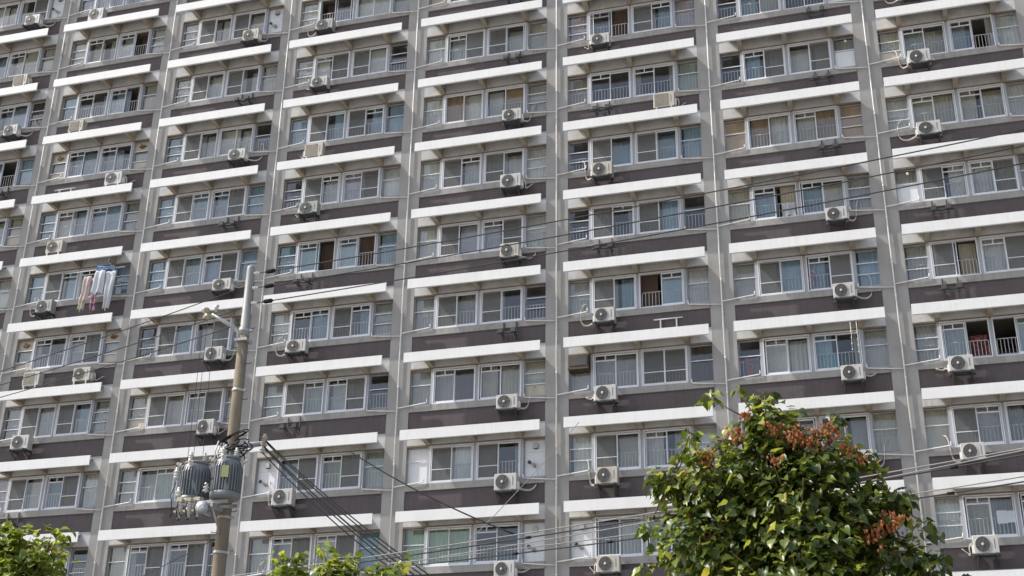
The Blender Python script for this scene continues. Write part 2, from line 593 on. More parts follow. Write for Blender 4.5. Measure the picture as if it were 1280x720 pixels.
def add_window(k, n, x, codes, seed, q):
    """one two-sash sliding window: frame, sashes, panes, screens, railing, curtains"""
    r = random.Random(seed)
    z = ZB - 2.7 * n + WB
    win = put("window", shared("window_frame", frame_mb, M["alu"]), bld, (x, 0.015, z))
    win.scale.x = q
    opened = [c[0] == 'o' for c in codes]
    for h in (0, 1):
        code, col = codes[h]
        x0 = 0.04 + 0.68 * h
        front = (h == 0) == (seed % 2 == 0)
        y0 = 0.035 if front else 0.07
        sx = x0
        if opened[h]:
            sx = 0.04 + 0.68 * (1 - h) + (0.09 if h == 1 else -0.09) * r.random()
            sx = min(max(sx, 0.04), 0.71)
        else:
            sx += r.choice([0, 0, 0, 0.03, -0.03]) if not (opened[0] or opened[1]) else 0
            sx = min(max(sx, 0.04), 0.71)
        tr = code == 't'
        sa = put("sash", shared(("sash", tr), lambda: sash_mb(tr), M["alu"]), win, (sx, y0, 0.05))
        put("pane", shared("pane", pane_mb, M["glass"]), win, (sx, y0, 0.05))
        if code == 's':
            put("insect_screen", shared("insect_screen", screen_mb, [M["alu"], M["screen"]]), win, (x0 + 0.005, 0.008, 0.05))
        if col != 'D':
            sd = r.randrange(8)
            narrow = r.random() < 0.28 and col not in "OQF"
            put("curtain", shared(("curtain", sd, col), lambda: curtain_mb(0.76, WH, sd), M["c" + col]), win, (x0 - 0.02 + (0.2 if narrow and h else 0.0), r.uniform(0.17, 0.2) if col in "OQF" else r.uniform(0.2, 0.5), 0.0)).scale.x = 0.72 if narrow else 1.0
        elif r.random() < 0.5:
            put("curtain", shared(("curtain_narrow", col), lambda: curtain_mb(0.2, WH, 1), M["cL"]), win, (x0 + (0.5 if h else 0.0), 0.19, 0.0))
    if r.random() < 0.8 or 'D' in codes[0] + codes[1]:
        put("railing", shared("railing", lambda: rail_mb(1.37, 11), M["rail"]), win, (0.04, 0.128, 0.03))
    return win


def side_window(k, n, x, w, code, left, seed):
    r = random.Random(seed * 7 + 3)
    z = ZB - 2.7 * n + WB
    kind = code[0]
    wk = round(w, 3)

    def frame():
        m = MB()
        s = 0.028
        m.box(0, s, 0, 0.06, 0, WH)
        m.box(w - s, w, 0, 0.06, 0, WH)
        m.box(s, w - s, 0.002, 0.058, WH - 0.03, WH)
        m.box(s, w - s, 0.002, 0.058, 0, 0.035)
        return m
    sw = put("side_window", shared(("side_window", wk), frame, M["post"]), bld, (x, 0.13, z))

    def slab(z0, z1, mat, y=0.02, name="infill_panel", inset=0.03):
        return put(name, shared((name, wk, z0, z1, mat, y, inset), lambda: MB().box(inset, w - inset, y, y + 0.014, z0, z1), M[mat]), sw)

    def bar(zz):
        put("bar", shared(("bar", wk), lambda: MB().box(0.0, w, -0.03, 0.0, -0.014, 0.014), M["alu"]), sw, (0, 0, zz))
    if kind == 'V':
        slab(0.04, 0.44, "board_white")
        slab(0.446, 0.84, "board_white", 0.022)
        slab(0.846, 1.23, "board_white", 0.02)

        def hood():
            m = MB()
            m.rings([[(cx, -0.005 - d, zz) for cx, zz in [(-0.075 * q, -0.08), (0.075 * q, -0.08), (0.075 * q, 0.05), (0.04 * q, 0.09), (-0.04 * q, 0.09), (-0.075 * q, 0.05)]]
                     for d, q in ((0, 1), (0.09, 1), (0.10, 0.85))][::-1], 0, False)
            m.box(-0.06, 0.06, -0.085, -0.03, -0.095, -0.081, 1)
            return m
        put("vent_hood", shared("vent_hood", hood, [M["galv"], M["acdark"]]), sw, (w * 0.55, 0.02, 1.03))

        def flue():
            m = MB()
            m.tube([(0, 0, 0), (-0.03, -0.09, 0.02), (-0.11, -0.16, 0.07)], 0.045, 10)
            m.tube([(-0.11, -0.16, 0.07), (-0.17, -0.21, 0.10)], 0.055, 10, 1)
            m.tube([(0.02, 0.0, -0.01), (0.0, -0.03, 0.0)], 0.065, 10, 0)
            return m
        put("flue_pipe", shared("flue_pipe", flue, [M["galv"], M["acdark"]]), sw, (w * 0.5, 0.02, 0.38))
        return
    if kind == 'X':
        slab(0.84, 1.23, "board_beige")
        slab(0.04, 0.36, "board_beige")

        def orn():
            m = MB()
            rr = random.Random(5)
            for i in range(14):
                a = rr.random() * 6.28
                d = 0.09 * math.sqrt(rr.random())
                m.lathe([(0.005, -0.035), (0.03, -0.015), (0.035, 0.01), (0.004, 0.035)], (d * 1.5 * math.cos(a), -0.03, d * 0.8 * math.sin(a)), 6)
            return m
        put("ornament", shared("ornament", orn, M["ornament"]), sw, (w * 0.5, 0.0, 1.05))
        put("side_pane", shared(("side_pane", wk, 2), lambda: MB().box(0.03, w - 0.03, 0.024, 0.03, 0.37, 0.83), M["glass"]), sw)
        put("curtain", shared(("curtain", 5, 'L', wk), lambda: curtain_mb(w, 0.5, 5), M["cL"]), sw, (0, 0.12, 0.36))
        bar(0.37)
        bar(0.83)
        return
    if kind == 'A':
        # an old box air conditioner built into the upper half of the side window

        def box():
            m = MB()
            m.box(0.03, w - 0.03, -0.30, 0.10, 0.78, 1.20)
            m.box(0.07, w - 0.07, -0.315, -0.30, 0.84, 1.16, 1)
            m.box(0.02, w - 0.02, -0.32, 0.10, 0.72, 0.775, 2)
            return m
        put("window_box_unit", shared("window_box_unit", box, [M["wood_box"], M["acdark"], M["wood_box"]]), sw)
        put("side_pane", shared(("side_pane", wk, 3), lambda: MB().box(0.03, w - 0.03, 0.024, 0.03, 0.035, 0.72), M["glass"]), sw)
        put("curtain", shared(("curtain", 1, 'L', wk, 2), lambda: curtain_mb(w, 0.72, 1), M["cL"]), sw, (0, 0.12, 0.0))
        return
    if kind in 'IP':
        slab(0.04, 0.74 if kind == 'I' else 0.80, "board_white")
        if kind == 'P':
            slab(0.806, 1.23, "board_white", 0.022)
            bar(0.80)
            return
        put("lamp_globe", shared("lamp_globe", lambda: MB().lathe([(0.01, -0.05), (0.045, -0.03), (0.055, 0), (0.04, 0.035), (0.015, 0.055)], n=10), M["lamp"]), sw, (w * 0.6, -0.05, 1.1))
        put("side_pane", shared(("side_pane", wk, 4), lambda: MB().box(0.03, w - 0.03, 0.024, 0.03, 0.75, WH - 0.03), M["glass"]), sw)
        put("curtain", shared(("curtain", 6, 'L', wk), lambda: curtain_mb(w, 0.5, 6), M["cL"]), sw, (0, 0.12, 0.75))
        bar(0.75)
        return
    put("side_pane", shared(("side_pane", wk), lambda: MB().box(0.03, w - 0.03, 0.024, 0.03, 0.035, WH - 0.03), M["glass"]), sw)
    if len(code) > 1 and code[1] == '2':
        bar(0.44)
        bar(0.82)
        if kind == 'E':
            slab(0.04, 0.42, "board_beige", 0.015)
    else:
        bar(0.74)
    if kind == 'O':
        slab(0.04, 1.23, "tan_panel", 0.035)
        return
    if kind != 'D':
        sd = r.randrange(8)
        put("curtain", shared(("curtain_side", sd, kind, wk), lambda: curtain_mb(w, WH, sd), M["c" + kind]), sw, (0, 0.11, 0))
    if r.random() < 0.6 or kind == 'D':
        put("railing", shared(("railing", wk), lambda: rail_mb(w, 5), M["rail"]), sw, (0, 0.06, 0.03))


M["tan_panel"] = paint("tan_panel_board", (0.40, 0.27, 0.16), 0.8, 0.06)


def drain(k, n, side):
    m = MB()
    z = ZB - 2.7 * n
    xk = XK[k]
    if side > 0:
        m.tube([(xk + 0.03, -0.065, z - 1.70), (xk + PW + 0.2, -0.075, z - 1.645), (xk + PW + 0.62, -0.08, z - 1.60), (xk + PW + 0.66, -0.08, z - 1.585), (xk + PW + 0.66, -0.07, z - 1.47)], 0.020, 6)
    else:
        m.tube([(xk - 0.03, -0.065, z - 1.80), (xk - PW - 0.25, -0.075, z - 1.745), (xk - PW - 0.66, -0.08, z - 1.70), (xk - PW - 0.69, -0.08, z - 1.66), (xk - PW - 0.69, -0.06, z - 1.56)], 0.020, 6)
    m.build("branch_pipe", M["pipe"], bld)


def roof(c):
    """thin awning roof sloping down from the wall to the white fascia"""
    m = MB()
    pr = [(-0.655, -0.315), (0.0, 0.085), (0.0, 0.125), (-0.655, -0.275)]
    m.rings([[(0.35, y, zz) for y, zz in pr], [(c - 0.36, y, zz) for y, zz in pr]], 0, False)
    return m


rows = range(-6, 10)
full = []
wall_mb = MB()
for k in range(-2, 9):
    x0, x1 = XK[k] + PW, XK[k + 1] - PW
    c = x1 - x0
    for n in rows:
        z = ZB - 2.7 * n
        if z - 2.9 < 0.3:
            continue
        corners = [(a, b, z + d) for a in (x0, x1) for b in (-0.7, 0.2) for d in (0.0, -1.4, -2.8)]
        vis = any(in_view(p, 60) for p in corners)
        if not vis:
            wall_mb.box(x0 - 0.01, x1 + 0.01, 0.12, 0.30, z - 2.80, z - 0.10)
            continue
        full.append((k, n))
        key = round(c, 3)
        # awning: slab with a white fascia and three brackets
        aw = put("awning", shared(("awning", key), lambda: roof(c), M["roofing"]), bld, (x0, 0, z))

        def fascia():
            m = MB()
            m.box(0, c, -0.70, -0.66, -0.34, 0.0)
            m.box(0, c, -0.66, -0.615, -0.338, -0.322)
            m.box(0, c, -0.66, -0.63, -0.012, -0.002)
            return m
        put("fascia", shared(("fascia", key), fascia, M["white"]), aw)

        def brk():
            m = MB()
            a, b = -0.08, 0.08
            pr = [(-0.61, -0.292), (-0.61, -0.325), (-0.003, -0.345), (-0.003, 0.08)]
            m.rings([[(a, y, zz) for y, zz in pr], [(b, y, zz) for y, zz in pr]], 0, False)
            return m
        q = c / 4.6
        s = (c - 3.18 * q) / 2
        for bx in (s + 0.045 * q, s + 1.59 * q, s + 3.135 * q):
            put("bracket", shared("bracket", brk, M["bracket"]), aw, (bx, 0, 0))
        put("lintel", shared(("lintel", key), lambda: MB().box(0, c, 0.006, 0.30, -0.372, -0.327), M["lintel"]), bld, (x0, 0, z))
        put("beam", shared(("beam", key), lambda: MB().box(0, c, 0.002, 0.30, -0.325, 0.135), M["soffit"]), bld, (x0, 0, z))
        put("flashing", shared(("flashing", key), lambda: MB().box(0, c, -0.012, 0.30, 0.137, 0.168), M["post"]), bld, (x0, 0, z))
        put("sill", shared(("sill", key), lambda: MB().box(0, c, -0.03, 0.30, -1.865, -1.645), M["sill"]), bld, (x0, 0, z))
        put("spandrel", shared(("spandrel", key), lambda: MB().box(0, c, 0.02, 0.30, -2.53, -1.868), M["brown"]), bld, (x0, 0, z))
        for px, pw in ((s, 0.09 * q), (s + 1.54 * q, 0.10 * q), (s + 3.09 * q, 0.09 * q)):
            put("mullion", shared(("mullion", round(pw, 4)), lambda: MB().box(0.002, pw - 0.002, 0.045, 0.30, WB, WT - 0.002), M["post"]), bld, (x0 + px, 0, z))
        data = CELLS.get((k, n)) or KINDS[(k * 5 + n * 3) % len(KINDS)]
        L, a1, a2, b1, b2, Rr = data.split()
        sd = (k + 5) * 40 + n + 10
        side_window(k, n, x0, s, L, True, sd)
        add_window(k, n, x0 + s + 0.09 * q, (a1, a2), sd, q)
        add_window(k, n, x0 + s + 1.64 * q, (b1, b2), sd + 1000, q)
        side_window(k, n, x1 - s, s, Rr, False, sd + 2000)
        drain(k, n, 1)
        drain(k + 1, n, -1)
wall_mb.build("wall", M["brown"], bld)

TOP = ZB + 2.7 * 6
for k in range(-2, 10):
    put("pillar", shared("pillar", lambda: MB().box(-PW, PW, 0, 0.6, 0, TOP + 1.0).box(-0.1, 0.1, 0.6, 3.0, 0, TOP), M["concrete"]), bld, (XK[k], 0, 0))

    def pipe():
        m = MB()
        m.tube([(0, -0.07, 0.3), (0, -0.07, TOP)], 0.024, 8)
        zz = 1.0
        for n in rows:
            z = ZB - 2.7 * n
            for dz in (-0.95, -2.1):
                m.tube([(0, -0.07, z + dz - 0.04), (0, -0.07, z + dz + 0.04)], 0.032, 8)
                m.tube([(0.0, 0.0, z + dz), (0.0, -0.07, z + dz), (0.03, -0.14, z + dz)], 0.010, 5)
        return m
    put("drain_pipe", shared("drain_pipe", pipe, M["pipe"]), bld, (XK[k], 0, 0))
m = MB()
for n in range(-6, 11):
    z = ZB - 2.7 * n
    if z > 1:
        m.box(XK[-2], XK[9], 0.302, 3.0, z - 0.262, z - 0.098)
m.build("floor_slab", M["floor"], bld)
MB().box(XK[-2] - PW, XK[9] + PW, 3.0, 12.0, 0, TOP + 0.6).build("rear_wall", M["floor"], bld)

# ------------------------------------------------------------------ air conditioners
ORD = ["first", "second", "third", "fourth", "fifth", "sixth", "seventh", "eighth", "ninth", "tenth"]


def ac_casing(style):
    m = MB()
    w, d, h = 0.78, 0.27, 0.55
    bev = 0.018
    # casing with softened vertical edges
    pl = [(-w / 2 + bev, -d), (w / 2 - bev, -d), (w / 2, -d + bev), (w / 2, 0), (-w / 2, 0), (-w / 2, -d + bev)]
    rings = []
    for zz, q in ((0, 0.0), (h - bev, 0.0), (h, bev)):
        rings.append([(x - math.copysign(q, x), y + (q if y < -0.1 else -q), zz) for x, y in pl])
    m.rings(rings, 0, False)
    return m


def ac_round():
    m = MB()
    cx, cz, R = -0.10, 0.285, 0.225
    m.lathe([(R * 0.98, 0), (R * 0.98, 0.012)], (cx, -0.284, cz), 24, 1, (0, 1, 0), False)
    m.rings([[(cx + rr * math.cos(2 * PI * j / 24), yy, cz + rr * math.sin(2 * PI * j / 24)) for j in range(24)] for rr, yy in ((R, -0.272), (R + 0.014, -0.291), (R + 0.028, -0.272))], 0, True, False)
    for rr in (0.08, 0.13, 0.18):
        m.rings([[(cx + (rr + a) * math.cos(2 * PI * j / 20), -0.293 + b, cz + (rr + a) * math.sin(2 * PI * j / 20)) for j in range(20)] for a, b in ((-0.004, 0), (0.004, 0))], 2, True, False)
    for i in range(6):
        a = 2 * PI * i / 6 + 0.2
        p0, p1 = (cx + 0.03 * math.cos(a), -0.295, cz + 0.03 * math.sin(a)), (cx + R * math.cos(a), -0.295, cz + R * math.sin(a))
        m.tube([p0, p1], 0.004, 4, 2, False)
    return m


def ac_square():
    m = MB()
    m.box(-0.34, 0.16, -0.282, -0.268, 0.05, 0.50, 1)
    for i in range(9):
        z = 0.075 + i * 0.05
        m.box(-0.335, 0.155, -0.288, -0.2825, z, z + 0.012, 2)
    return m


def bracket_mb(low):
    m = MB()
    for x in (-0.30, 0.30):
        m.box(x - 0.03, x + 0.03, -0.42, 0.13, -0.055, -0.002)
        m.tube([(x, -0.39, -0.05), (x, 0.12, -0.30)], 0.028, 4, 0, True, False)
        m.box(x - 0.015, x + 0.015, 0.092, 0.118, -0.30, -0.036)
    m.box(-0.42, 0.42, -0.38, -0.32, -0.05, -0.003)
    m.box(-0.42, 0.42, -0.08, -0.02, -0.05, -0.003)
    m.box(-0.25, 0.25, -0.30, -0.05, -0.03, -0.004)
    return m


def feet_mb():
    return MB().box(-0.03, 0.03, -0.29, 0.02, -0.29, -0.002)


def hose_mb(dirn, seed):
    r = random.Random(seed)
    m = MB()
    sx = 0.39 * dirn
    st = seed % 4
    if st == 0:
        pts = [(sx, -0.10, 0.12), (sx + 0.09 * dirn, -0.08, 0.06), (sx + 0.22 * dirn, 0.02, 0.10), (sx + 0.30 * dirn, 0.06, 0.25), (sx + 0.33 * dirn, 0.10, 0.55), (sx + 0.36 * dirn, 0.16, 0.85), (sx + 0.44 * dirn, 0.24, 0.98), (sx + 0.50 * dirn, 0.36, 1.0)]
    elif st == 1:
        pts = [(sx, -0.10, 0.12), (sx + 0.14 * dirn, -0.03, 0.09), (sx + 0.32 * dirn, 0.06, 0.08), (sx + 0.48 * dirn, 0.10, 0.14), (sx + 0.58 * dirn, 0.13, 0.3), (sx + 0.60 * dirn, 0.15, 0.6), (sx + 0.56 * dirn, 0.18, 0.86), (sx + 0.46 * dirn, 0.22, 0.98), (sx + 0.38 * dirn, 0.32, 1.0)]
    elif st == 2:
        pts = [(sx, -0.10, 0.15), (sx + 0.10 * dirn, -0.08, 0.24), (sx + 0.20 * dirn, 0.02, 0.22), (sx + 0.36 * dirn, 0.10, 0.30), (sx + 0.52 * dirn, 0.20, 0.38), (sx + 0.58 * dirn, 0.36, 0.40)]
    else:
        pts = [(sx, -0.10, 0.34), (sx + 0.10 * dirn, -0.10, 0.36), (sx + 0.14 * dirn, -0.08, 0.20), (sx + 0.10 * dirn, -0.04, 0.06), (sx + 0.2 * dirn, 0.04, 0.12), (sx + 0.34 * dirn, 0.12, 0.28), (sx + 0.40 * dirn, 0.36, 0.34)]
    # smooth the chain once
    P = [Vector(p) for p in pts]
    Q = [P[0]]
    for i in range(len(P) - 1):
        Q += [P[i] * 0.75 + P[i + 1] * 0.25, P[i] * 0.25 + P[i + 1] * 0.75]
    Q.append(P[-1])
    m.tube(Q, 0.017, 7)
    m.tube([p + Vector((0.0, -0.03, -0.045)) for p in Q[:len(Q) * 2 // 3]], 0.011, 5)
    # valve cover on the casing's side
    m.box(min(sx, sx + 0.05 * dirn), max(sx, sx + 0.05 * dirn), -0.2, -0.05, 0.06, 0.30, 1)
    return m


# bay, row, style (r = round grille, s = square front), colour, mounting (b bracket, f feet on the awning slab)
ACS = [(-1, -3, 'r', 'acwhite', 'b'), (-1, -2, 's', 'accream', 'f'), (-1, -1, 'r', 'acwhite', 'b'), (0, -3, 'r', 'acwhite', 'f'),
       (0, -1, 's', 'accream', 'f'), (0, 0, 'r', 'acwhite', 'f'), (0, 1, 'r', 'accream', 'f'), (0, 2, 'r', 'acgreen', 'b'),
       (0, 3, 's', 'acwhite', 'f'), (0, 3, 'r', 'accream', 'f2'), (0, 4, 'r', 'acwhite', 'b'),
       (1, -2, 'r', 'accream', 'b'), (1, 0, 'r', 'acwhite', 'b'), (1, 2, 'r', 'acwhite', 'b'), (1, 3, 'r', 'acwhite', 'b'),
       (1, 4, 'r', 'acwhite', 'b'), (1, 6, 's', 'acwhite', 'b'),
       (2, -2, 'r', 'acgreen', 'b'), (2, -1, 'r', 'acwhite', 'b'), (2, 0, 's', 'accream', 'f'), (2, 1, 'r', 'acgreen', 'b'),
       (2, 3, 'r', 'acwhite', 'b'), (2, 5, 'r', 'acwhite', 'b'), (2, 6, 'r', 'accream', 'b'),
       (3, 0, 'r', 'acwhite', 'b'), (3, 1, 'r', 'acwhite', 'b'), (3, 2, 'r', 'accream', 'b'), (3, 4, 'r', 'acwhite', 'b'),
       (3, 5, 'r', 'acwhite', 'b'), (3, 6, 'r', 'acwhite', 'b'),
       (4, -1, 'r', 'acwhite', 'b'), (4, 0, 's', 'accream', 'f2'), (4, 1, 'r', 'accream', 'b'), (4, 3, 'r', 'acwhite', 'b'),
       (4, 4, 'r', 'acwhite', 'b'), (4, 5, 'r', 'accream', 'b'), (4, 6, 'r', 'accream', 'b'),
       (5, 2, 'r', 'acwhite', 'b'), (5, 3, 'r', 'acwhite', 'b'), (5, 4, 'r', 'acwhite', 'b'), (5, 5, 'r', 'acwhite', 'b'),
       (6, -1, 'r', 'accream', 'b'), (6, 0, 'r', 'acwhite', 'b'), (6, 1, 'r', 'acwhite', 'b'), (6, 4, 'r', 'acwhite', 'b'),
       (6, 5, 'r', 'acwhite', 'b'), (6, 6, 'r', 'acwhite', 'b')]
RIGHT = {-1, 1, 3, 5}
colname = {'acwhite': 'white', 'accream': 'cream', 'acgreen': 'grey-green'}
bay_n = {}
for i, (k, n, st, colr, mt) in enumerate(ACS):
    right = k in RIGHT or mt == 'f2' or (k, n) == (0, 0)
    fr = 0.715 if right else 0.308
    if k == 2 and n == 2:
        fr = 0.32
    x = XK[k] + fr * (XK[k + 1] - XK[k])
    zc = -1.90 if mt == 'b' else -2.17
    if (k, n) in ((0, 2), (2, -2)):
        zc = -1.98
    j = bay_n.get(k, 0)
    if (k, n, mt) != (0, 3, 'f2'):
        bay_n[k] = j + 1
    else:
        j -= 1
    form = "round grille" if st == 'r' else "square front"
    where = "%s one down in the %s bay from left" % (ORD[j], ORD[k + 1])
    if (k, n) == (0, 3):
        where = ("right" if mt == 'f2' else "left") + " of a pair in the second bay from left"
    a = thing("air_conditioner", "%s air conditioner with %s, %s" % (colname[colr], form, where), "air conditioner",
              (x, -0.15, ZB - 2.7 * n + zc - 0.275), "air conditioner outdoor units under the windows")
    put("casing", shared(("casing", colr), lambda: ac_casing(st), M[colr]), a)
    if st == 'r':
        put("fan_grille", shared(("fan_grille", colr), ac_round, [M[colr], M["acdark"], M["acgrille"]]), a)
        put("fan_hub", shared("fan_hub", lambda: MB().lathe([(0.045, 0), (0.045, 0.012), (0.02, 0.02)], (-0.10, -0.292, 0.285), 12, 0, (0, -1, 0)), M["acgrille" if i % 3 else "acwhite"]), a)
    else:
        put("front_panel", shared(("front_panel", colr), ac_square, [M[colr], M["acmesh"], M["acgrille"]]), a)
    put("hand_grip", shared("hand_grip", lambda: MB().box(0.25, 0.275, -0.276, -0.262, 0.16, 0.44), M["acgrille"]), a)
    rs = random.Random(i * 13 + 5)
    a.scale = (rs.uniform(0.84, 0.97), rs.uniform(0.9, 1.1), rs.uniform(0.88, 1.04))
    hs = (0, 1, 2, 0, 3, 1)[(i * 7 + k) % 6] if mt == 'b' else 3
    if mt == 'b':
        put("mounting_bracket", shared("mounting_bracket", lambda: bracket_mb(False), M["steel"]), a)
    else:
        for fx in (-0.27, 0.27):
            put("foot", shared("ac_foot", feet_mb, M["galv"]), a, (fx, 0, 0))
    put("hose", shared(("hose", right, hs), lambda: hose_mb(1 if right else -1, hs), [M["hose"], M["pipe"]]), a)

# brackets left without an air conditioner: fixed to the wall, parts of the building
EMPTY = [(1, -1), (3, -1), (4, 0), (5, -1), (5, 0), (5, 1), (6, 2), (6, 3), (1, 1), (2, 2), (2, 4), (3, 3), (4, 2), (-1, 0), (0, 5), (3, -2)]


def empty_bracket():
    m = MB()
    for x in (-0.22, 0.22):
        m.box(x - 0.022, x + 0.022, -0.50, -0.06, -0.045, 0.0)
        m.box(x - 0.02, x + 0.02, -0.085, -0.05, -0.20, 0.46)
        m.tube([(x, -0.46, -0.04), (x, -0.06, -0.19)], 0.018, 4, 0, True, False)
        m.box(x - 0.08, x + 0.08, -0.52, -0.42, -0.06, 0.07)
    m.box(-0.40, 0.40, -0.42, -0.35, -0.05, -0.003)
    m.box(-0.30, 0.30, -0.16, -0.13, -0.031, -0.002)
    return m


for k, n in EMPTY:
    fr = 0.71 if k in RIGHT else 0.312
    put("empty_bracket", shared("empty_bracket", empty_bracket, M["steel"]), bld, (XK[k] + fr * (XK[k + 1] - XK[k]), 0.0, ZB - 2.7 * n - 2.16))


def pole_holder():
    m = MB()
    for x in (-0.26, 0.26):
        m.box(x - 0.022, x + 0.022, -0.05, 0.02, -0.42, 0.0)
    m.tube([(-0.47, -0.055, 0.0), (0.47, -0.055, 0.01)], 0.022, 6)
    return m


put("pole_holder", shared("pole_holder", pole_holder, M["pipe"]), bld, (XK[4] + PW + 3.32, 0, ZB - 2.7 * 3 - 2.12))
put("pole_holder", shared("pole_holder", pole_holder, M["pipe"]), bld, (XK[0] + PW + 0.95, 0, ZB - 2.17))

# ------------------------------------------------------------------ laundry, things in windows


def rag(w, h, seed, taper=0.0, legs=False, amp=0.05):
    r = random.Random(seed)
    m = MB()
    nx, nz = 10, 12
    ph = r.random() * 6
    b = len(m.v)
    for j in range(nz + 1):
        t = j / nz
        for i in range(nx + 1):
            u = i / nx - 0.5
            ww = w * (1 - taper * t)
            y = amp * math.sin(ph + u * 11 + t * 1.4) * (0.3 + t) + 0.02 * math.sin(t * 7 + ph)
            m.v.append((u * ww + 0.04 * math.sin(ph + t * 2.2) * t, y, -h * t - (0.06 * math.sin(u * 9 + ph) * t)))
    for j in range(nz):
        for i in range(nx):
            if legs and j > nz * 0.35 and i in (4, 5) and (i == 4 or j > nz * 0.5):
                continue
            q = b + j * (nx + 1) + i
            m.f.append((q, q + 1, q + nx + 2, q + nx + 1))
            m.mi.append(0)
            m.sm.append(True)
    return m


def hang(name, label, cat, loc, w, h, seed, mat, taper=0.0, legs=False, rz=0.0, group="laundry on the blue hanger"):
    o = thing(name, label, cat, loc, group, rag(w, h, seed, taper, legs).mesh(name, M[mat]), rz)
    s = o.modifiers.new("thickness", 'SOLIDIFY')
    s.thickness = 0.012
    return o


zr = ZB - 2.7 * 2
xr = XK[0] + PW - 0.16
hg = thing("laundry_hanger", "blue plastic laundry hanger under the awning, hung with white trousers", "laundry hanger", (xr + 3.95, -0.55, zr - 0.80))


def hanger_mb():
    m = MB()
    for y in (-0.16, 0.16):
        m.tube([(-0.32, y, 0.06), (0.36, y, -0.06)], 0.02, 6)
    for x in (-0.36, -0.12, 0.12, 0.36):
        m.tube([(x, -0.16, -0.01), (x, 0.16, -0.01)], 0.016, 6)
    for p in ((-0.34, -0.15), (0.34, -0.15), (-0.34, 0.15), (0.34, 0.15)):
        m.tube([(p[0], p[1], 0), (0, 0, 0.28)], 0.006, 4)
    return m


hanger_mb().build("hanger_frame", M["blue_plastic"], hg)
m = MB()
for i in range(8):
    x = -0.34 + i * 0.097
    m.box(x - 0.01, x + 0.01, -0.17, -0.15, -0.10, -0.02)
m.build("peg", M["blue_plastic"], hg)
MB().tube([(0, 0, 0.27), (0, 0, 0.40), (0.03, 0, 0.44), (0.05, 0, 0.40)], 0.010, 6).build("hook", M["alu"], hg)
m = MB()
m.tube([(-1.1, 0, 0.0), (1.1, 0, 0.0)], 0.016, 6)
rod = m.build("drying_rod", M["alu"], None, (xr + 3.55, -0.48, zr - 0.76))
tag(rod, "thin metal drying rod holding the laundry under the awning", "drying rod")
hang("white_trousers", "white trousers hanging from the blue laundry hanger, rightmost of the washing", "trousers", (xr + 4.18, -0.62, zr - 0.95), 0.44, 1.55, 4, "rag_white", 0.55)
hang("white_shirt", "white shirt hanging beside the white trousers on the blue hanger", "shirt", (xr + 3.80, -0.70, zr - 0.92), 0.40, 0.95, 9, "rag_white", -0.15)
hang("pink_towel", "pink patterned towel hanging left of the white shirt", "towel", (xr + 3.56, -0.58, zr - 1.15), 0.34, 1.35, 2, "rag_pink", 0.3)
hang("peach_towel", "peach patterned towel hanging leftmost of the washing", "towel", (xr + 3.22, -0.60, zr - 1.05), 0.30, 1.05, 12, "rag_peach", 0.1)
hang("yellow_cloth", "pale yellow cloth hanging below the peach towel", "cloth", (xr + 3.10, -0.57, zr - 1.75), 0.24, 0.66, 7, "rag_yellow", 0.2)
hang("lilac_towel", "lilac towel hanging in the open top-right window", "towel", (XK[6] + PW + 3.72, 0.16, ZB - 1.03), 0.30, 0.52, 5, "rag_lilac", 0.0, False, 0, "cloths hung in open windows")
hang("white_towel", "white towel hung over the railing of an open window beside brown curtain", "towel", (XK[5] + PW + 1.92, 0.16, ZB - 5.4 - 1.03), 0.42, 0.52, 6, "rag_white", 0.0, False, 0, "cloths hung in open windows")
hang("red_floral_cloth", "dark red floral cloth hanging inside the open right-hand window", "cloth", (XK[6] + PW + 1.85, 0.22, ZB - 2.7 * 4 - 0.85), 0.5, 0.75, 6, "rag_red", 0.0, False, 0, "cloths hung in open windows")
hang("pink_shirt", "small pink shirt drying behind glass above an air conditioner", "shirt", (XK[5] + PW + 2.45, 0.19, ZB - 2.7 * 3 - 0.80), 0.26, 0.55, 3, "rag_pink", 0.0, False, 0, "cloths hung in open windows")
hang("yellow_shirt", "yellow shirt drying behind the railing bars", "shirt", (XK[3] + PW + 3.75, 0.24, ZB - 2.7 * 5 - 1.02), 0.20, 0.45, 3, "rag_yellow", 0.0, False, 0, "cloths hung in open windows")
hang("red_shirt", "dark red shirt drying beside the yellow one behind railing bars", "shirt", (XK[3] + PW + 3.48, 0.24, ZB - 2.7 * 5 - 1.02), 0.18, 0.45, 8, "rag_red", 0.0, False, 0, "cloths hung in open windows")

bx = thing("storage_box", "teal storage box standing behind window glass under a tan box", "box", (XK[5] + PW + 2.75, 0.30, ZB - 2.7 * 4 + WB + 0.15))
MB().box(-0.28, 0.28, -0.05, 0.25, 0, 0.45).build("box_body", M["teal_box"], bx)
MB().box(-0.29, 0.29, -0.06, 0.26, 0.452, 0.49).build("lid", M["teal_box"], bx)
bx = thing("cardboard_box", "tan cardboard box on top of the teal storage box", "box", (XK[5] + PW + 2.62, 0.30, ZB - 2.7 * 4 + WB + 0.645))
MB().box(-0.2, 0.2, -0.04, 0.2, 0, 0.17).build("box_body", M["tan_box"], bx)
MB().box(-0.2, -0.005, -0.041, 0.201, 0.171, 0.177).box(0.005, 0.2, -0.041, 0.201, 0.171, 0.177).build("flap", M["tan_box"], bx)
po = thing("poster", "dark poster with red lettering reading HOT behind the side window pane", "poster", (XK[5] + PW + 0.40, 0.172, ZB - 2.7 * 4 + WB + 0.05))
MB().box(-0.22, 0.24, 0, 0.006, 0, 0.66).build("poster_sheet", M["poster"], po)
cu = bpy.data.curves.new("lettering", 'FONT')
cu.body = "HOT"
cu.size = 0.30
cu.extrude = 0.002
cu.materials.append(M["red_print"])
tmp = put("lettering_curve", cu)
bpy.context.view_layer.update()
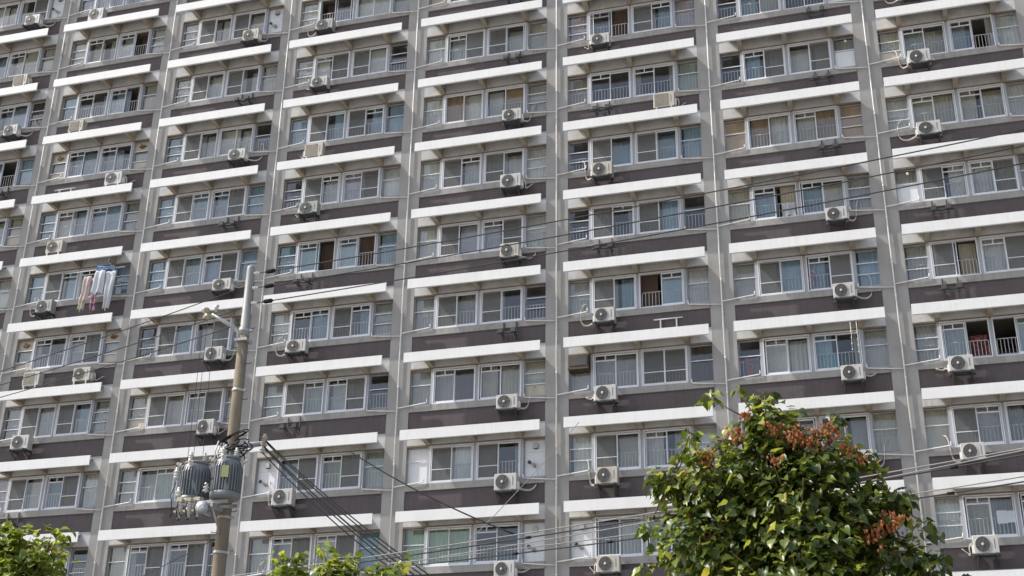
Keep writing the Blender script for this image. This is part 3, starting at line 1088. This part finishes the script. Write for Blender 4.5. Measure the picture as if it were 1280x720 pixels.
lme = bpy.data.meshes.new_from_object(tmp.evaluated_get(bpy.context.evaluated_depsgraph_get()))
bpy.data.objects.remove(tmp)
lt = put("lettering", lme, po, (0.04, -0.004, 0.03))
lt.rotation_euler = Matrix(((0, -1, 0), (0, 0, -1), (1, 0, 0))).to_euler()
if not lme.materials:
    lme.materials.append(M["red_print"])
for i, (px, pz, w, h) in enumerate(((1.05, 0.42, 0.26, 0.38), (1.36, 0.44, 0.36, 0.34))):
    pp = thing("paper_sheet", ["narrow white paper sheet stuck inside the lower right window", "wide white paper sheet stuck inside the lower right window"][i], "paper",
               (XK[6] + PW + 0.72 + px, 0.112, ZB - 2.7 * 6 + WB + pz), "paper sheets in the lower right window",
               MB().box(-w / 2, w / 2, 0, 0.004, 0, h).mesh("paper_sheet", M["paper"]))
for i, (px, L) in enumerate(((3.50, 0.95), (3.68, 1.05))):
    st = thing("hanging_string", ["left of two white strings dangling from the awning", "right of two white strings dangling from the awning"][i], "string",
               (XK[5] + PW + px, -0.68, ZB - 2.7 * 4 - 0.33), "strings dangling from the awning")
    MB().tube([(0, 0, 0), (0.01, 0.01, -L * 0.5), (-0.01, 0, -L)], 0.008, 5).build("cord", M["pipe"], st)
    m = MB()
    for j in range(4):
        m.lathe([(0.004, -0.03), (0.022, 0), (0.004, 0.03)], (0, 0, -L * (0.4 + 0.2 * j)), 6)
    m.build("bead", M["pipe"], st, kind="stuff")

# ------------------------------------------------------------------ utility pole
PX, PY = 17.71, -14.275
pole = thing("utility_pole", "tall tan concrete utility pole with pale sleeve at its top", "utility pole", (PX, PY, 0))
MB().lathe([(0.175, 0), (0.145, 7.0), (0.126, 11.0), (0.113, 13.0)], n=20).build("pole_shaft", M["pole"], pole)
MB().lathe([(0.119, 12.85), (0.119, 13.05), (0.104, 13.06), (0.094, 14.50), (0.090, 14.56), (0.055, 14.60)], n=18).build("sleeve", M["sleeve"], pole)
for z in (12.98, 11.55, 10.05, 8.7, 7.95):
    r0 = 0.113 + (13 - z) * 0.0056 + 0.010
    m = MB()
    m.lathe([(r0, -0.03), (r0 + 0.006, -0.025), (r0 + 0.006, 0.025), (r0, 0.03)], (0, 0, z), 18)
    m.box(r0 - 0.01, r0 + 0.07, -0.03, 0.03, z - 0.025, z + 0.025)
    m.build("band", M["galv"], pole)
for i in range(22):
    z = 4.2 + i * 0.42
    s = 1 if i % 2 else -1
    r0 = 0.113 + max(0, 13 - z) * 0.0056
    put("step_bolt", shared("step_bolt", lambda: MB().tube([(0, 0, 0), (0.15, 0, 0.0), (0.155, 0, 0.03)], 0.009, 5), M["steel"]), pole, (s * (r0 - 0.02), 0, z)).rotation_euler = (0, 0, 0 if s > 0 else PI)
# upper left arm, leaning out to the three insulators
m = MB()
m.tube([(-0.10, -0.02, 12.70), (-0.12, -0.03, 12.95), (-0.22, -0.10, 13.06), (-0.66, -0.37, 13.30)], [0.045, 0.05, 0.05, 0.04], 8)
m.box(-0.15, 0.15, -0.15, 0.15, 12.70, 12.76)
m.build("upper_arm", M["galv"], pole)
# lower right arm carrying the service cables
m = MB()
m.tube([(-0.15, -0.10, 10.20), (0.56, 0.24, 10.36)], 0.055, 4, 0, True, False)
m.tube([(0.10, 0.05, 9.95), (0.45, 0.18, 10.31)], 0.022, 6)
m.build("lower_arm", M["galv"], pole)
m = MB()
m.box(-0.75, 0.35, -0.60, -0.53, 8.86, 8.93)
m.box(-0.75, 0.35, -0.16, -0.13, 8.86, 8.93)
m.box(-0.03, 0.03, -0.60, 0.18, 8.79, 8.86)
m.box(-0.45, -0.39, -0.60, 0.12, 8.79, 8.86)
m.tube([(0.0, -0.55, 8.8), (0.0, -0.12, 8.3)], 0.02, 6)
m.build("platform", M["galv"], pole)
# tangle of service cable loops on the pole
m = MB()
rr = random.Random(3)
for i in range(11):
    z = 9.95 + rr.random() * 0.45
    a0 = rr.random() * 6
    R = 0.17 + rr.random() * 0.16
    ox, oy = 0.02 + rr.random() * 0.25, -0.15 - rr.random() * 0.1
    pts = [(ox + R * 1.1 * math.cos(a0 + t * 0.55), oy + 0.35 * R * math.sin(a0 + t * 0.55), z + R * 0.5 * math.sin(a0 * 1.7 + t * 0.5)) for t in range(10)]
    m.tube(pts, 0.013, 5)
m.build("cable_loops", M["rubber"], pole, kind="stuff")
m = MB()
for i in range(6):
    x = -0.22 + 0.07 * i
    m.tube([(x, -0.20, 10.35 - 0.03 * i), (x - 0.04, -0.24, 10.1), (x + 0.02, -0.30, 9.8)], 0.018, 5)
m.build("lead_wires", M["porcelain"], pole)


def ribbed(m, o, h, r, n=10, mat=0, axis=(0, 0, 1), sheds=3):
    prof = [(r * 0.35, 0)]
    for i in range(sheds):
        z = h * (0.1 + 0.7 * i / sheds)
        prof += [(r * 0.5, z), (r, z + h * 0.04), (r * 0.95, z + h * 0.10), (r * 0.5, z + h * 0.17)]
    prof += [(r * 0.55, h * 0.85), (r * 0.5, h), (r * 0.15, h * 1.02)]
    return m.lathe(prof, o, n, mat, axis)


def transformer(loc, R, H, label, plate, rz):
    t = thing("transformer", label, "transformer", loc, "transformers on the utility pole", None, rz)
    MB().lathe([(R * 0.93, 0), (R * 0.99, 0.012), (R * 0.99, 0.11), (R * 0.86, 0.125), (R * 0.86, H * 0.78), (R * 0.80, H * 0.84), (R * 0.72, H * 0.88)], n=28).build("tank", M["tank"], t)
    m = MB()
    nf = 30
    for i in range(nf):
        a = 2 * PI * i / nf
        ca, sa = math.cos(a), math.sin(a)
        w = 0.010

        def P(r, s, z):
            return (r * ca - s * sa, r * sa + s * ca, z)
        m.rings([[P(R * 0.85, -w, 0.13), P(R * 1.0, -w, 0.13), P(R * 1.0, w, 0.13), P(R * 0.85, w, 0.13)],
                 [P(R * 0.85, -w, H * 0.70), P(R * 1.0, -w, H * 0.68), P(R * 1.0, w, H * 0.68), P(R * 0.85, w, H * 0.70)],
                 [P(R * 0.80, -w, H * 0.78), P(R * 0.87, -w, H * 0.77), P(R * 0.87, w, H * 0.77), P(R * 0.80, w, H * 0.78)]], 0, False)
    m.build("cooling_fins", M["tank"], t, kind="stuff")
    MB().lathe([(R * 0.72, H * 0.88), (R * 0.78, H * 0.885), (R * 0.78, H * 0.925), (R * 0.6, H * 0.955), (R * 0.15, H * 0.975)], n=24).build("lid", M["tank"], t)
    for a in (-2.1, -0.6, 2.6):
        m = MB()
        ribbed(m, (R * 0.62 * math.cos(a), R * 0.62 * math.sin(a), H * 0.93), 0.2, 0.055)
        m.build("bushing", M["porcelain"], t)
    for a in (-2.75, -1.75, -0.15):
        m = MB()
        ribbed(m, (R * 0.80 * math.cos(a), R * 0.80 * math.sin(a), H * 0.80), 0.17, 0.06, axis=(math.cos(a), math.sin(a), 0.5), sheds=2)
        m.build("side_bushing", M["porcelain"], t)
    for a in (0.4, 2.3):
        m = MB()
        m.box(-0.03, 0.03, -0.06, 0.02, H * 0.86, H * 0.95)
        o = m.build("lifting_lug", M["tank"], t, (R * 0.72 * math.cos(a), R * 0.72 * math.sin(a), 0))
    if plate:
        MB().box(-0.075, 0.075, -R * 1.035, -R * 1.0, H * 0.40, H * 0.67).build("rating_plate", M["plate"], t)
    return t


transformer((17.14, -14.66, 8.93), 0.335, 0.95, "grey finned transformer on the left side of the utility pole", False, 0.3)
transformer((17.98, -14.84, 8.94), 0.32, 0.94, "grey finned transformer with yellow-green plate in front of the pole", True, 0.35)

cut = thing("fuse_cutout", "cluster of beige porcelain fuse cutouts hanging below the left transformer", "fuse cutout", (17.46, -15.19, 8.80))
MB().tube([(-0.36, 0, 0.08), (0.22, 0, 0.06)], 0.035, 8).build("mount_bar", M["porcelain_tan"], cut)
for i, x in enumerate((-0.28, -0.07, 0.13)):
    m = MB()
    ribbed(m, (0, 0, 0), -0.36, 0.07, 10, 0, (0, 0, 1), 4)
    m.tube([(0, 0, -0.35), (0.0, 0, -0.41)], 0.03, 8, 1)
    m.tube([(-0.02, -0.06, -0.02), (-0.02, -0.10, -0.18), (0.0, -0.05, -0.36)], 0.016, 6, 1)
    m.box(-0.09, 0.07, -0.07, 0.05, -0.25, -0.21, 2)
    m.box(-0.06, 0.06, -0.06, 0.06, -0.03, 0.05, 2)
    m.build("cutout", [M["porcelain"], M["steel"], M["porcelain_tan"]], cut, (x, -0.03, 0.04))
m = MB()
m.lathe([(0.02, 0), (0.13, 0.01), (0.14, 0.05), (0.05, 0.09)], (0.26, -0.05, -0.14), 14, 0, (0.2, -1, 0.1))
m.build("disc_cover", M["galv"], cut)
for x, z in ((-0.36, 0.14), (0.26, 0.20)):
    m = MB()
    ribbed(m, (0, 0, 0), 0.2, 0.075, 10, 0, (0, 0, 1), 2)
    m.build("insulator", M["porcelain"], cut, (x, 0, z))
m = MB()
ribbed(m, (0, 0, 0), 0.26, 0.07, 10, 0, (0, 0, 1), 3)
m.build("arrester", M["porcelain"], cut, (-0.52, 0.1, 0.55))
m = MB()
m.tube([(-0.52, 0.1, 0.5), (-0.55, 0.02, 0.2), (-0.48, 0, -0.1), (-0.50, 0, -0.28), (-0.4, 0, -0.12)], 0.01, 5)
m.tube([(0.1, 0, 0.1), (0.2, -0.05, 0.3), (0.4, 0, 0.5)], 0.012, 5)
m.tube([(-0.2, 0, 0.1), (-0.3, -0.1, -0.1), (-0.2, -0.08, -0.3)], 0.012, 5)
m.build("jumper_wire", M["rubber"], cut)

clu = thing("insulator_cluster", "cluster of white insulators on the pole's upper left arm", "insulators", (17.03, -14.66, 13.30))
for i, (dx, dy, dz, ax) in enumerate(((-0.10, -0.03, 0.06, (-0.6, 0.3, 0.5)), (0.02, -0.08, -0.07, (-0.2, -0.6, -0.4)), (0.10, -0.02, 0.05, (0.5, -0.2, 0.7)), (-0.02, -0.10, 0.03, (0, -1, 0)))):
    m = MB()
    ribbed(m, (0, 0, 0), 0.17, 0.075, 10, 0, ax, 2)
    m.build("insulator", M["porcelain" if i % 2 == 0 else "porcelain_tan"], clu, (dx, dy, dz))


def sag(a, b, s, n=14):
    a, b = Vector(a), Vector(b)
    return [a.lerp(b, i / n) - Vector((0, 0, s * 4 * (i / n) * (1 - i / n))) for i in range(n + 1)]


def line(label, a, b, s, r, mat, group, clamp=False, n=16, beads=None):
    a, b = Vector(a), Vector(b)
    pts = sag(a, b, s, n)
    t = thing("power_line", label, "power line", a, group)
    MB().tube([p - a for p in pts], r, 6).build("cable", M[mat], t)
    d = (pts[1] - pts[0]).normalized()
    if clamp:
        p = d * 0.05
        m = MB()
        ribbed(m, (0, 0, 0), 0.16, 0.05, 10, 0, d, 2)
        m.build("insulator", M["porcelain"], t)
        MB().tube([d * 0.32, d * 0.36, d * 0.54, d * 0.58], [0.02, 0.05, 0.05, 0.02], 8).build("clamp", M["rubber"], t)
    if beads:
        m = MB()
        for u in beads:
            i = int(u * n)
            q = pts[i] - a
            m.tube([q - d * 0.06, q + d * 0.04], r * 1.9, 6)
        m.build("splice_clip", M["rubber"], t, kind="stuff")
    return t


GH, GT, GL = "power lines at the pole top", "telephone cables low across the facade", "service cables from the pole's lower arm"
line("highest line from the pole top rising to the upper right", (PX + 0.10, PY - 0.02, 14.38), (34.57, -16.48, 14.38), 0.10, 0.013, "wire", GH, True)
line("middle line from the pole top rising to the upper right", (PX + 0.10, PY - 0.02, 14.01), (34.51, -16.54, 14.01), 0.10, 0.013, "wire", GH, True)
line("lowest line from the pole top rising to the upper right", (PX + 0.11, PY - 0.02, 13.63), (34.45, -16.59, 13.63), 0.10, 0.013, "wire", GH, True)
line("highest line running left from the pole's upper arm", (17.40, -14.30, 14.02), (8.93, -12.05, 13.45), 0.05, 0.012, "wire", GH)
line("middle line running left from the pole's upper arm", (17.60, -14.36, 13.50), (8.61, -11.59, 13.28), 0.05, 0.012, "wire", GH)
line("lowest line running left from the pole's upper arm", (17.62, -14.36, 13.12), (7.76, -10.47, 13.41), 0.05, 0.012, "wire", GH)
for i, (p, q) in enumerate((((16.90, -14.70, 13.28), (16.98, -14.80, 9.85))[:2], ((17.02, -14.75, 13.22), (17.14, -14.84, 9.88)), ((17.14, -14.68, 13.26), (17.34, -14.80, 9.86)))):
    line("%s thin drop wire down to the left transformer" % ["left", "middle", "right"][i], p, q, 0.0, 0.006, "wire", "drop wires from the upper arm to the transformers", n=4)

# service cables fanning down to the lower right
lv = thing("cable_insulator", "stack of pale insulators on the end of the pole's lower right arm", "insulator", (18.32, -13.98, 10.30))
for i, (dz, rr_) in enumerate(((-0.14, 0.09), (0.02, 0.075), (0.14, 0.07))):
    m = MB()
    ribbed(m, (0, 0, 0), 0.16, rr_, 10, 0, (0, 0, 1), 2)
    m.build("insulator", M["porcelain_tan" if i else "porcelain"], lv, (0, 0, dz))
for i in range(5):
    a = (18.36 + 0.05 * (i % 2), -13.98 - 0.03 * i, 10.44 - 0.075 * i)
    b = (23.62 - 0.14 * i, -16.36 - 0.02 * i, 6.45)
    line("dark service cable dropping from the lower arm, %s of five from the top" % ORD[i], a, b, 0.14, 0.015 if i != 2 else 0.019, "rubber", GL)

line("upper telephone cable pair of the right-hand crossing, pale messenger wire", (19.0, -16.10, 7.02), (36.5, -22.45, 7.02), 0.12, 0.010, "wire_light", GT)
line("upper dark telephone cable just under the pale messenger wire", (19.0, -16.10, 6.95), (36.5, -22.45, 6.93), 0.12, 0.012, "wire", GT, beads=(0.42, 0.5, 0.58, 0.66, 0.8))
line("lower pale telephone wire nearest the bottom edge", (22.4, -16.6, 6.98), (36.5, -21.0, 7.02), 0.12, 0.009, "wire_light", GT)
line("lower dark telephone cable nearest the bottom edge", (22.4, -16.6, 6.90), (36.5, -21.0, 6.95), 0.12, 0.011, "wire", GT, beads=(0.2, 0.35, 0.62, 0.7))
line("thin wire between the two telephone cable pairs", (23.5, -16.9, 6.98), (36.5, -21.9, 7.25), 0.10, 0.009, "wire_light", GT)
line("single dark cable slanting from mid facade down to the telephone cables", (21.0, -15.5, 9.55), (25.2, -18.1, 7.0), 0.10, 0.014, "rubber", GT)
line("thin diagonal wire crossing the facade above the bottom tree", (24.2, -17.6, 7.0), (25.35, -14.0, 10.3), 0.05, 0.007, "wire_light", GT)
line("thin wire slanting up to the pole at lower left", (12.0, -12.5, 7.0), (17.55, -14.3, 8.25), 0.10, 0.008, "wire", GT)

# ------------------------------------------------------------------ trees


def leaf_shape(seed, L):
    """heart-shaped leaf folded along its midrib, tip hanging, edges waved"""
    r = random.Random(seed)
    out = [(0.0, 0.0), (0.22, -0.10), (0.42, 0.05), (0.47, 0.28), (0.36, 0.55), (0.17, 0.80), (0.0, 1.0)]
    fold = 0.10 + r.random() * 0.45
    curl = 0.1 + r.random() * 0.7
    tw = (r.random() - 0.5) * 0.3

    def P(x, y):
        z = abs(x) * fold - curl * y * y * 0.6 + 0.06 * math.sin(y * 8 + x * 9 + seed) + tw * x * y
        return Vector((x * L, y * L, z * L))
    mid = [P(0, 0), P(0, 0.27), P(0, 0.55), P(0, 1.0)]
    v = list(mid)
    f = []
    for s in (-1, 1):
        e = [P(s * x * r.uniform(0.92, 1.08), y + r.uniform(-0.03, 0.03)) for x, y in out[1:6]]
        b = len(v)
        v += e
        q = [(0, b, b + 1), (0, b + 1, b + 2, 1), (1, b + 2, b + 3, 2), (2, b + 3, b + 4, 3)]
        f += [tuple(reversed(t)) if s < 0 else t for t in q]
    return v, f


def tree(name, label, base, trunk_top, lobes, n_leaf, leaf_len, n_single, seed, seeds=(), sprigs=(), trunk_r=0.11, leaf="leaf"):
    r = random.Random(seed)
    t = thing(name, label, "tree", base, "street trees in front of the apartment block")
    B = Vector(base)
    shapes = [leaf_shape(seed + i, leaf_len) for i in range(7)]
    meshes = []
    for i, (v, f) in enumerate(shapes[:5]):
        me = bpy.data.meshes.new("leaf")
        me.from_pydata([tuple(p) for p in v], [], f)
        me.materials.append(M[leaf])
        me.polygons.foreach_set("use_smooth", [True] * len(f))
        meshes.append(me)
    # trunk and limbs
    m = MB()
    T = Vector(trunk_top)
    m.tube([B - B, (T - B) * 0.35 + Vector((0.04, 0.02, 0)), (T - B) * 0.7 + Vector((-0.03, 0.03, 0)), T - B], [trunk_r, trunk_r * 0.85, trunk_r * 0.75, trunk_r * 0.62], 10)
    m.build("trunk", M["bark"], t)
    m = MB()
    for c, rad in lobes:
        c = Vector(c)
        st = T + Vector((0, 0, -0.5 * r.random()))
        mid = st.lerp(c, 0.55) + Vector((r.uniform(-0.1, 0.1), r.uniform(-0.1, 0.1), -0.08))
        m.tube([st - B, mid - B, c - B], [trunk_r * 0.4, trunk_r * 0.25, trunk_r * 0.1], 6)
        for q in range(max(3, int(rad * 9))):
            d = Vector((r.gauss(0, 1), r.gauss(0, 1), r.gauss(0.3, 0.8))).normalized()
            m.tube([c.lerp(mid, 0.5 * r.random()) - B, c + d * rad * 0.5 - B, c + d * rad * 0.9 + Vector((0, 0, 0.05)) - B], [0.014, 0.009, 0.004], 5, 0)
    for c, _ in sprigs:
        c = Vector(c)
        near = min(lobes, key=lambda l: (Vector(l[0]) - c).length)
        m.tube([Vector(near[0]) - B, Vector(near[0]).lerp(c, 0.6) - B, c + Vector((0, 0, 0.02)) - B], [0.014, 0.010, 0.006], 5)
    m.build("branches", M["twig"], t)
    # leaves
    tot = sum(rad ** 2 for _, rad in lobes)
    items = []

    def place(p, out, flat):
        up = (out * 0.45 + Vector((0, 0, 1.15)) * flat + Vector((r.gauss(-0.3, 0.5), r.gauss(-0.1, 0.5), r.gauss(0, 0.35)))).normalized()
        tip = (out + Vector((r.gauss(0, 0.5), r.gauss(0, 0.5), -0.45 + r.gauss(0, 0.35))))
        tip = (tip - up * tip.dot(up))
        if tip.length < 1e-3:
            tip = up.orthogonal()
        tip.normalize()
        sx = tip.cross(up)
        sc = r.uniform(0.5, 1.2)
        mt = Matrix(((sx.x, tip.x, up.x), (sx.y, tip.y, up.y), (sx.z, tip.z, up.z)))
        items.append((p, mt, sc))
    for c, rad in lobes:
        c = Vector(c)
        for _ in range(int(n_leaf * rad ** 2 / tot)):
            d = Vector((r.gauss(0, 1), r.gauss(0, 1), r.gauss(0, 1))).normalized()
            rr = rad * (r.random() ** 0.30)
            # clumped: leaves gather round twig directions, leaving gaps between them
            wob = 0.86 + 0.22 * math.sin(d.x * 7 + c.x * 3) * math.sin(d.y * 6 + c.z * 5) + 0.16 * math.sin(d.z * 11 + d.x * 9)
            p = c + d * rr * wob
            place(p, d, 0.9)
    for c, rad in sprigs:
        c = Vector(c)
        for i in range(max(6, int(85 * rad))):
            d = Vector((r.gauss(0, 1), r.gauss(0, 1), r.gauss(0, 0.5))).normalized()
            place(c + d * rad * r.uniform(0.3, 1.0), d, 0.7)
    items.sort(key=lambda it: (it[0] - CAM).length)
    singles = [it for it in items if in_view(it[0], 5)]
    step = 1
    chosen = set(id(it) for it in singles[:n_single])
    for it in items:
        if id(it) in chosen:
            o = put("leaf", meshes[r.randrange(5)], t)
            o.matrix_local = Matrix.Translation(it[0] - B) @ (it[1] * it[2]).to_4x4()
    V, F = [], []
    for it in items:
        if id(it) in chosen:
            continue
        v, f = shapes[r.randrange(7)]
        b = len(V)
        A, o = it[1] * it[2], it[0] - B
        V += [tuple(A @ p + o) for p in v]
        F += [tuple(b + i for i in q) for q in f]
    me = bpy.data.meshes.new("foliage")
    me.from_pydata(V, [], F)
    me.materials.append(M[leaf])
    me.polygons.foreach_set("use_smooth", [True] * len(F))
    put("foliage", me, t, kind="stuff")
    # rust-coloured seed clusters
    for c, rad, cnt in seeds:
        m = MB()
        for i in range(cnt):
            d = Vector((r.gauss(0, 1), r.gauss(0, 0.8), r.gauss(0, 0.85) - 0.3)) * rad * 0.42
            s = r.uniform(0.012, 0.026)
            a = Vector((r.gauss(0, 0.5), r.gauss(0, 0.5), 1)).normalized()
            b = a.orthogonal().normalized()
            e = a.cross(b)
            pts = [d + a * s * 1.9, d + b * s, d + e * s, d - b * s, d - e * s, d - a * s * 1.1]
            k0 = len(m.v)
            m.v += [tuple(p) for p in pts]
            for q in ((0, 1, 2), (0, 2, 3), (0, 3, 4), (0, 4, 1), (5, 2, 1), (5, 3, 2), (5, 4, 3), (5, 1, 4)):
                m.f.append(tuple(k0 + i2 for i2 in q))
                m.mi.append(0)
                m.sm.append(False)
        m.build("seed_cluster", M["seed"], t, Vector(c) - B, kind="stuff")
    return t


big_lobes = [((29.37, -23.91, 5.95), 0.62), ((29.93, -23.70, 6.15), 0.62), ((30.45, -23.81, 6.00), 0.58), ((30.23, -23.75, 5.35), 1.05),
             ((30.90, -23.8, 5.45), 0.52), ((31.30, -23.8, 5.62), 0.20), ((29.12, -23.95, 5.25), 0.62), ((31.25, -23.8, 4.85), 0.52),
             ((29.95, -23.95, 6.55), 0.36), ((30.2, -23.9, 4.5), 1.15), ((29.6, -23.2, 5.3), 0.8), ((28.78, -23.98, 5.95), 0.24), ((31.45, -23.8, 4.72), 0.25)]
big_sprigs = [((29.30, -23.92, 6.98), 0.15), ((29.88, -23.85, 6.98), 0.15), ((29.05, -23.95, 6.52), 0.12), ((31.36, -23.8, 5.66), 0.16), ((28.62, -24.0, 6.02), 0.13),
              ((30.25, -23.82, 6.72), 0.14), ((29.62, -23.9, 7.05), 0.07), ((31.72, -23.8, 4.98), 0.12), ((28.52, -23.95, 5.45), 0.17), ((28.72, -24.0, 5.72), 0.14),
              ((29.0, -23.95, 6.28), 0.14), ((30.7, -23.8, 6.60), 0.13), ((31.05, -23.8, 6.18), 0.12), ((31.58, -23.8, 5.35), 0.15), ((28.5, -23.9, 5.0), 0.16),
              ((31.85, -23.8, 4.70), 0.13), ((29.95, -23.9, 6.95), 0.12), ((31.12, -23.8, 5.9), 0.12)]
big_seeds = [((29.30, -24.30, 6.16), 0.16, 70), ((29.12, -24.28, 5.98), 0.09, 26), ((29.62, -24.28, 6.40), 0.12, 36), ((30.28, -24.30, 6.33), 0.17, 70),
             ((30.62, -24.24, 6.36), 0.20, 90), ((30.45, -24.28, 6.24), 0.12, 40), ((30.05, -24.28, 6.45), 0.11, 30), ((30.85, -24.20, 6.16), 0.12, 34),
             ((31.02, -24.25, 5.18), 0.15, 60), ((31.22, -24.20, 5.32), 0.17, 70), ((30.98, -24.20, 6.02), 0.08, 20), ((29.75, -24.22, 6.62), 0.09, 22),
             ((30.1, -24.6, 5.95), 0.08, 18)]
tree("street_tree", "large leafy tree with rust-orange seed clusters at lower right of the facade", (30.1, -23.7, 0), (30.12, -23.75, 4.2), big_lobes, 8600, 0.115, 300, 21, big_seeds, big_sprigs, 0.13)
tree("street_tree", "small leafy tree with a rust seed cluster in the lower left corner", (19.1, -22.7, 0), (19.15, -22.75, 4.4),
     [((19.1, -22.75, 5.75), 0.58), ((18.75, -22.75, 5.95), 0.42), ((19.5, -22.6, 5.8), 0.38), ((19.3, -22.7, 5.2), 0.7), ((18.5, -22.9, 5.6), 0.6)], 2200, 0.125, 60, 5,
     [((18.95, -23.25, 5.75), 0.14, 50), ((19.1, -23.28, 5.78), 0.12, 40), ((19.45, -23.1, 5.35), 0.10, 30)], [((19.62, -22.5, 6.22), 0.17), ((19.1, -22.8, 6.2), 0.15), ((19.95, -22.45, 5.45), 0.1), ((18.85, -22.8, 6.32), 0.13)], 0.09, "leaf_light")
tree("street_tree", "bright green treetop rising from the bottom edge right of the pole", (23.2, -20.4, 0), (23.2, -20.4, 4.6),
     [((23.1, -20.5, 5.80), 0.42), ((22.5, -20.8, 5.76), 0.34), ((23.8, -20.22, 5.72), 0.38), ((23.2, -20.4, 5.1), 0.75)], 2100, 0.125, 60, 9,
     [], [((22.30, -20.90, 6.12), 0.15), ((22.9, -20.6, 6.28), 0.17), ((24.05, -20.12, 6.10), 0.15), ((23.5, -20.4, 5.98), 0.14), ((24.3, -20.0, 5.85), 0.14), ((22.6, -20.75, 6.12), 0.15), ((23.25, -20.45, 6.12), 0.16), ((23.75, -20.25, 6.02), 0.15)], 0.09, "leaf_light")
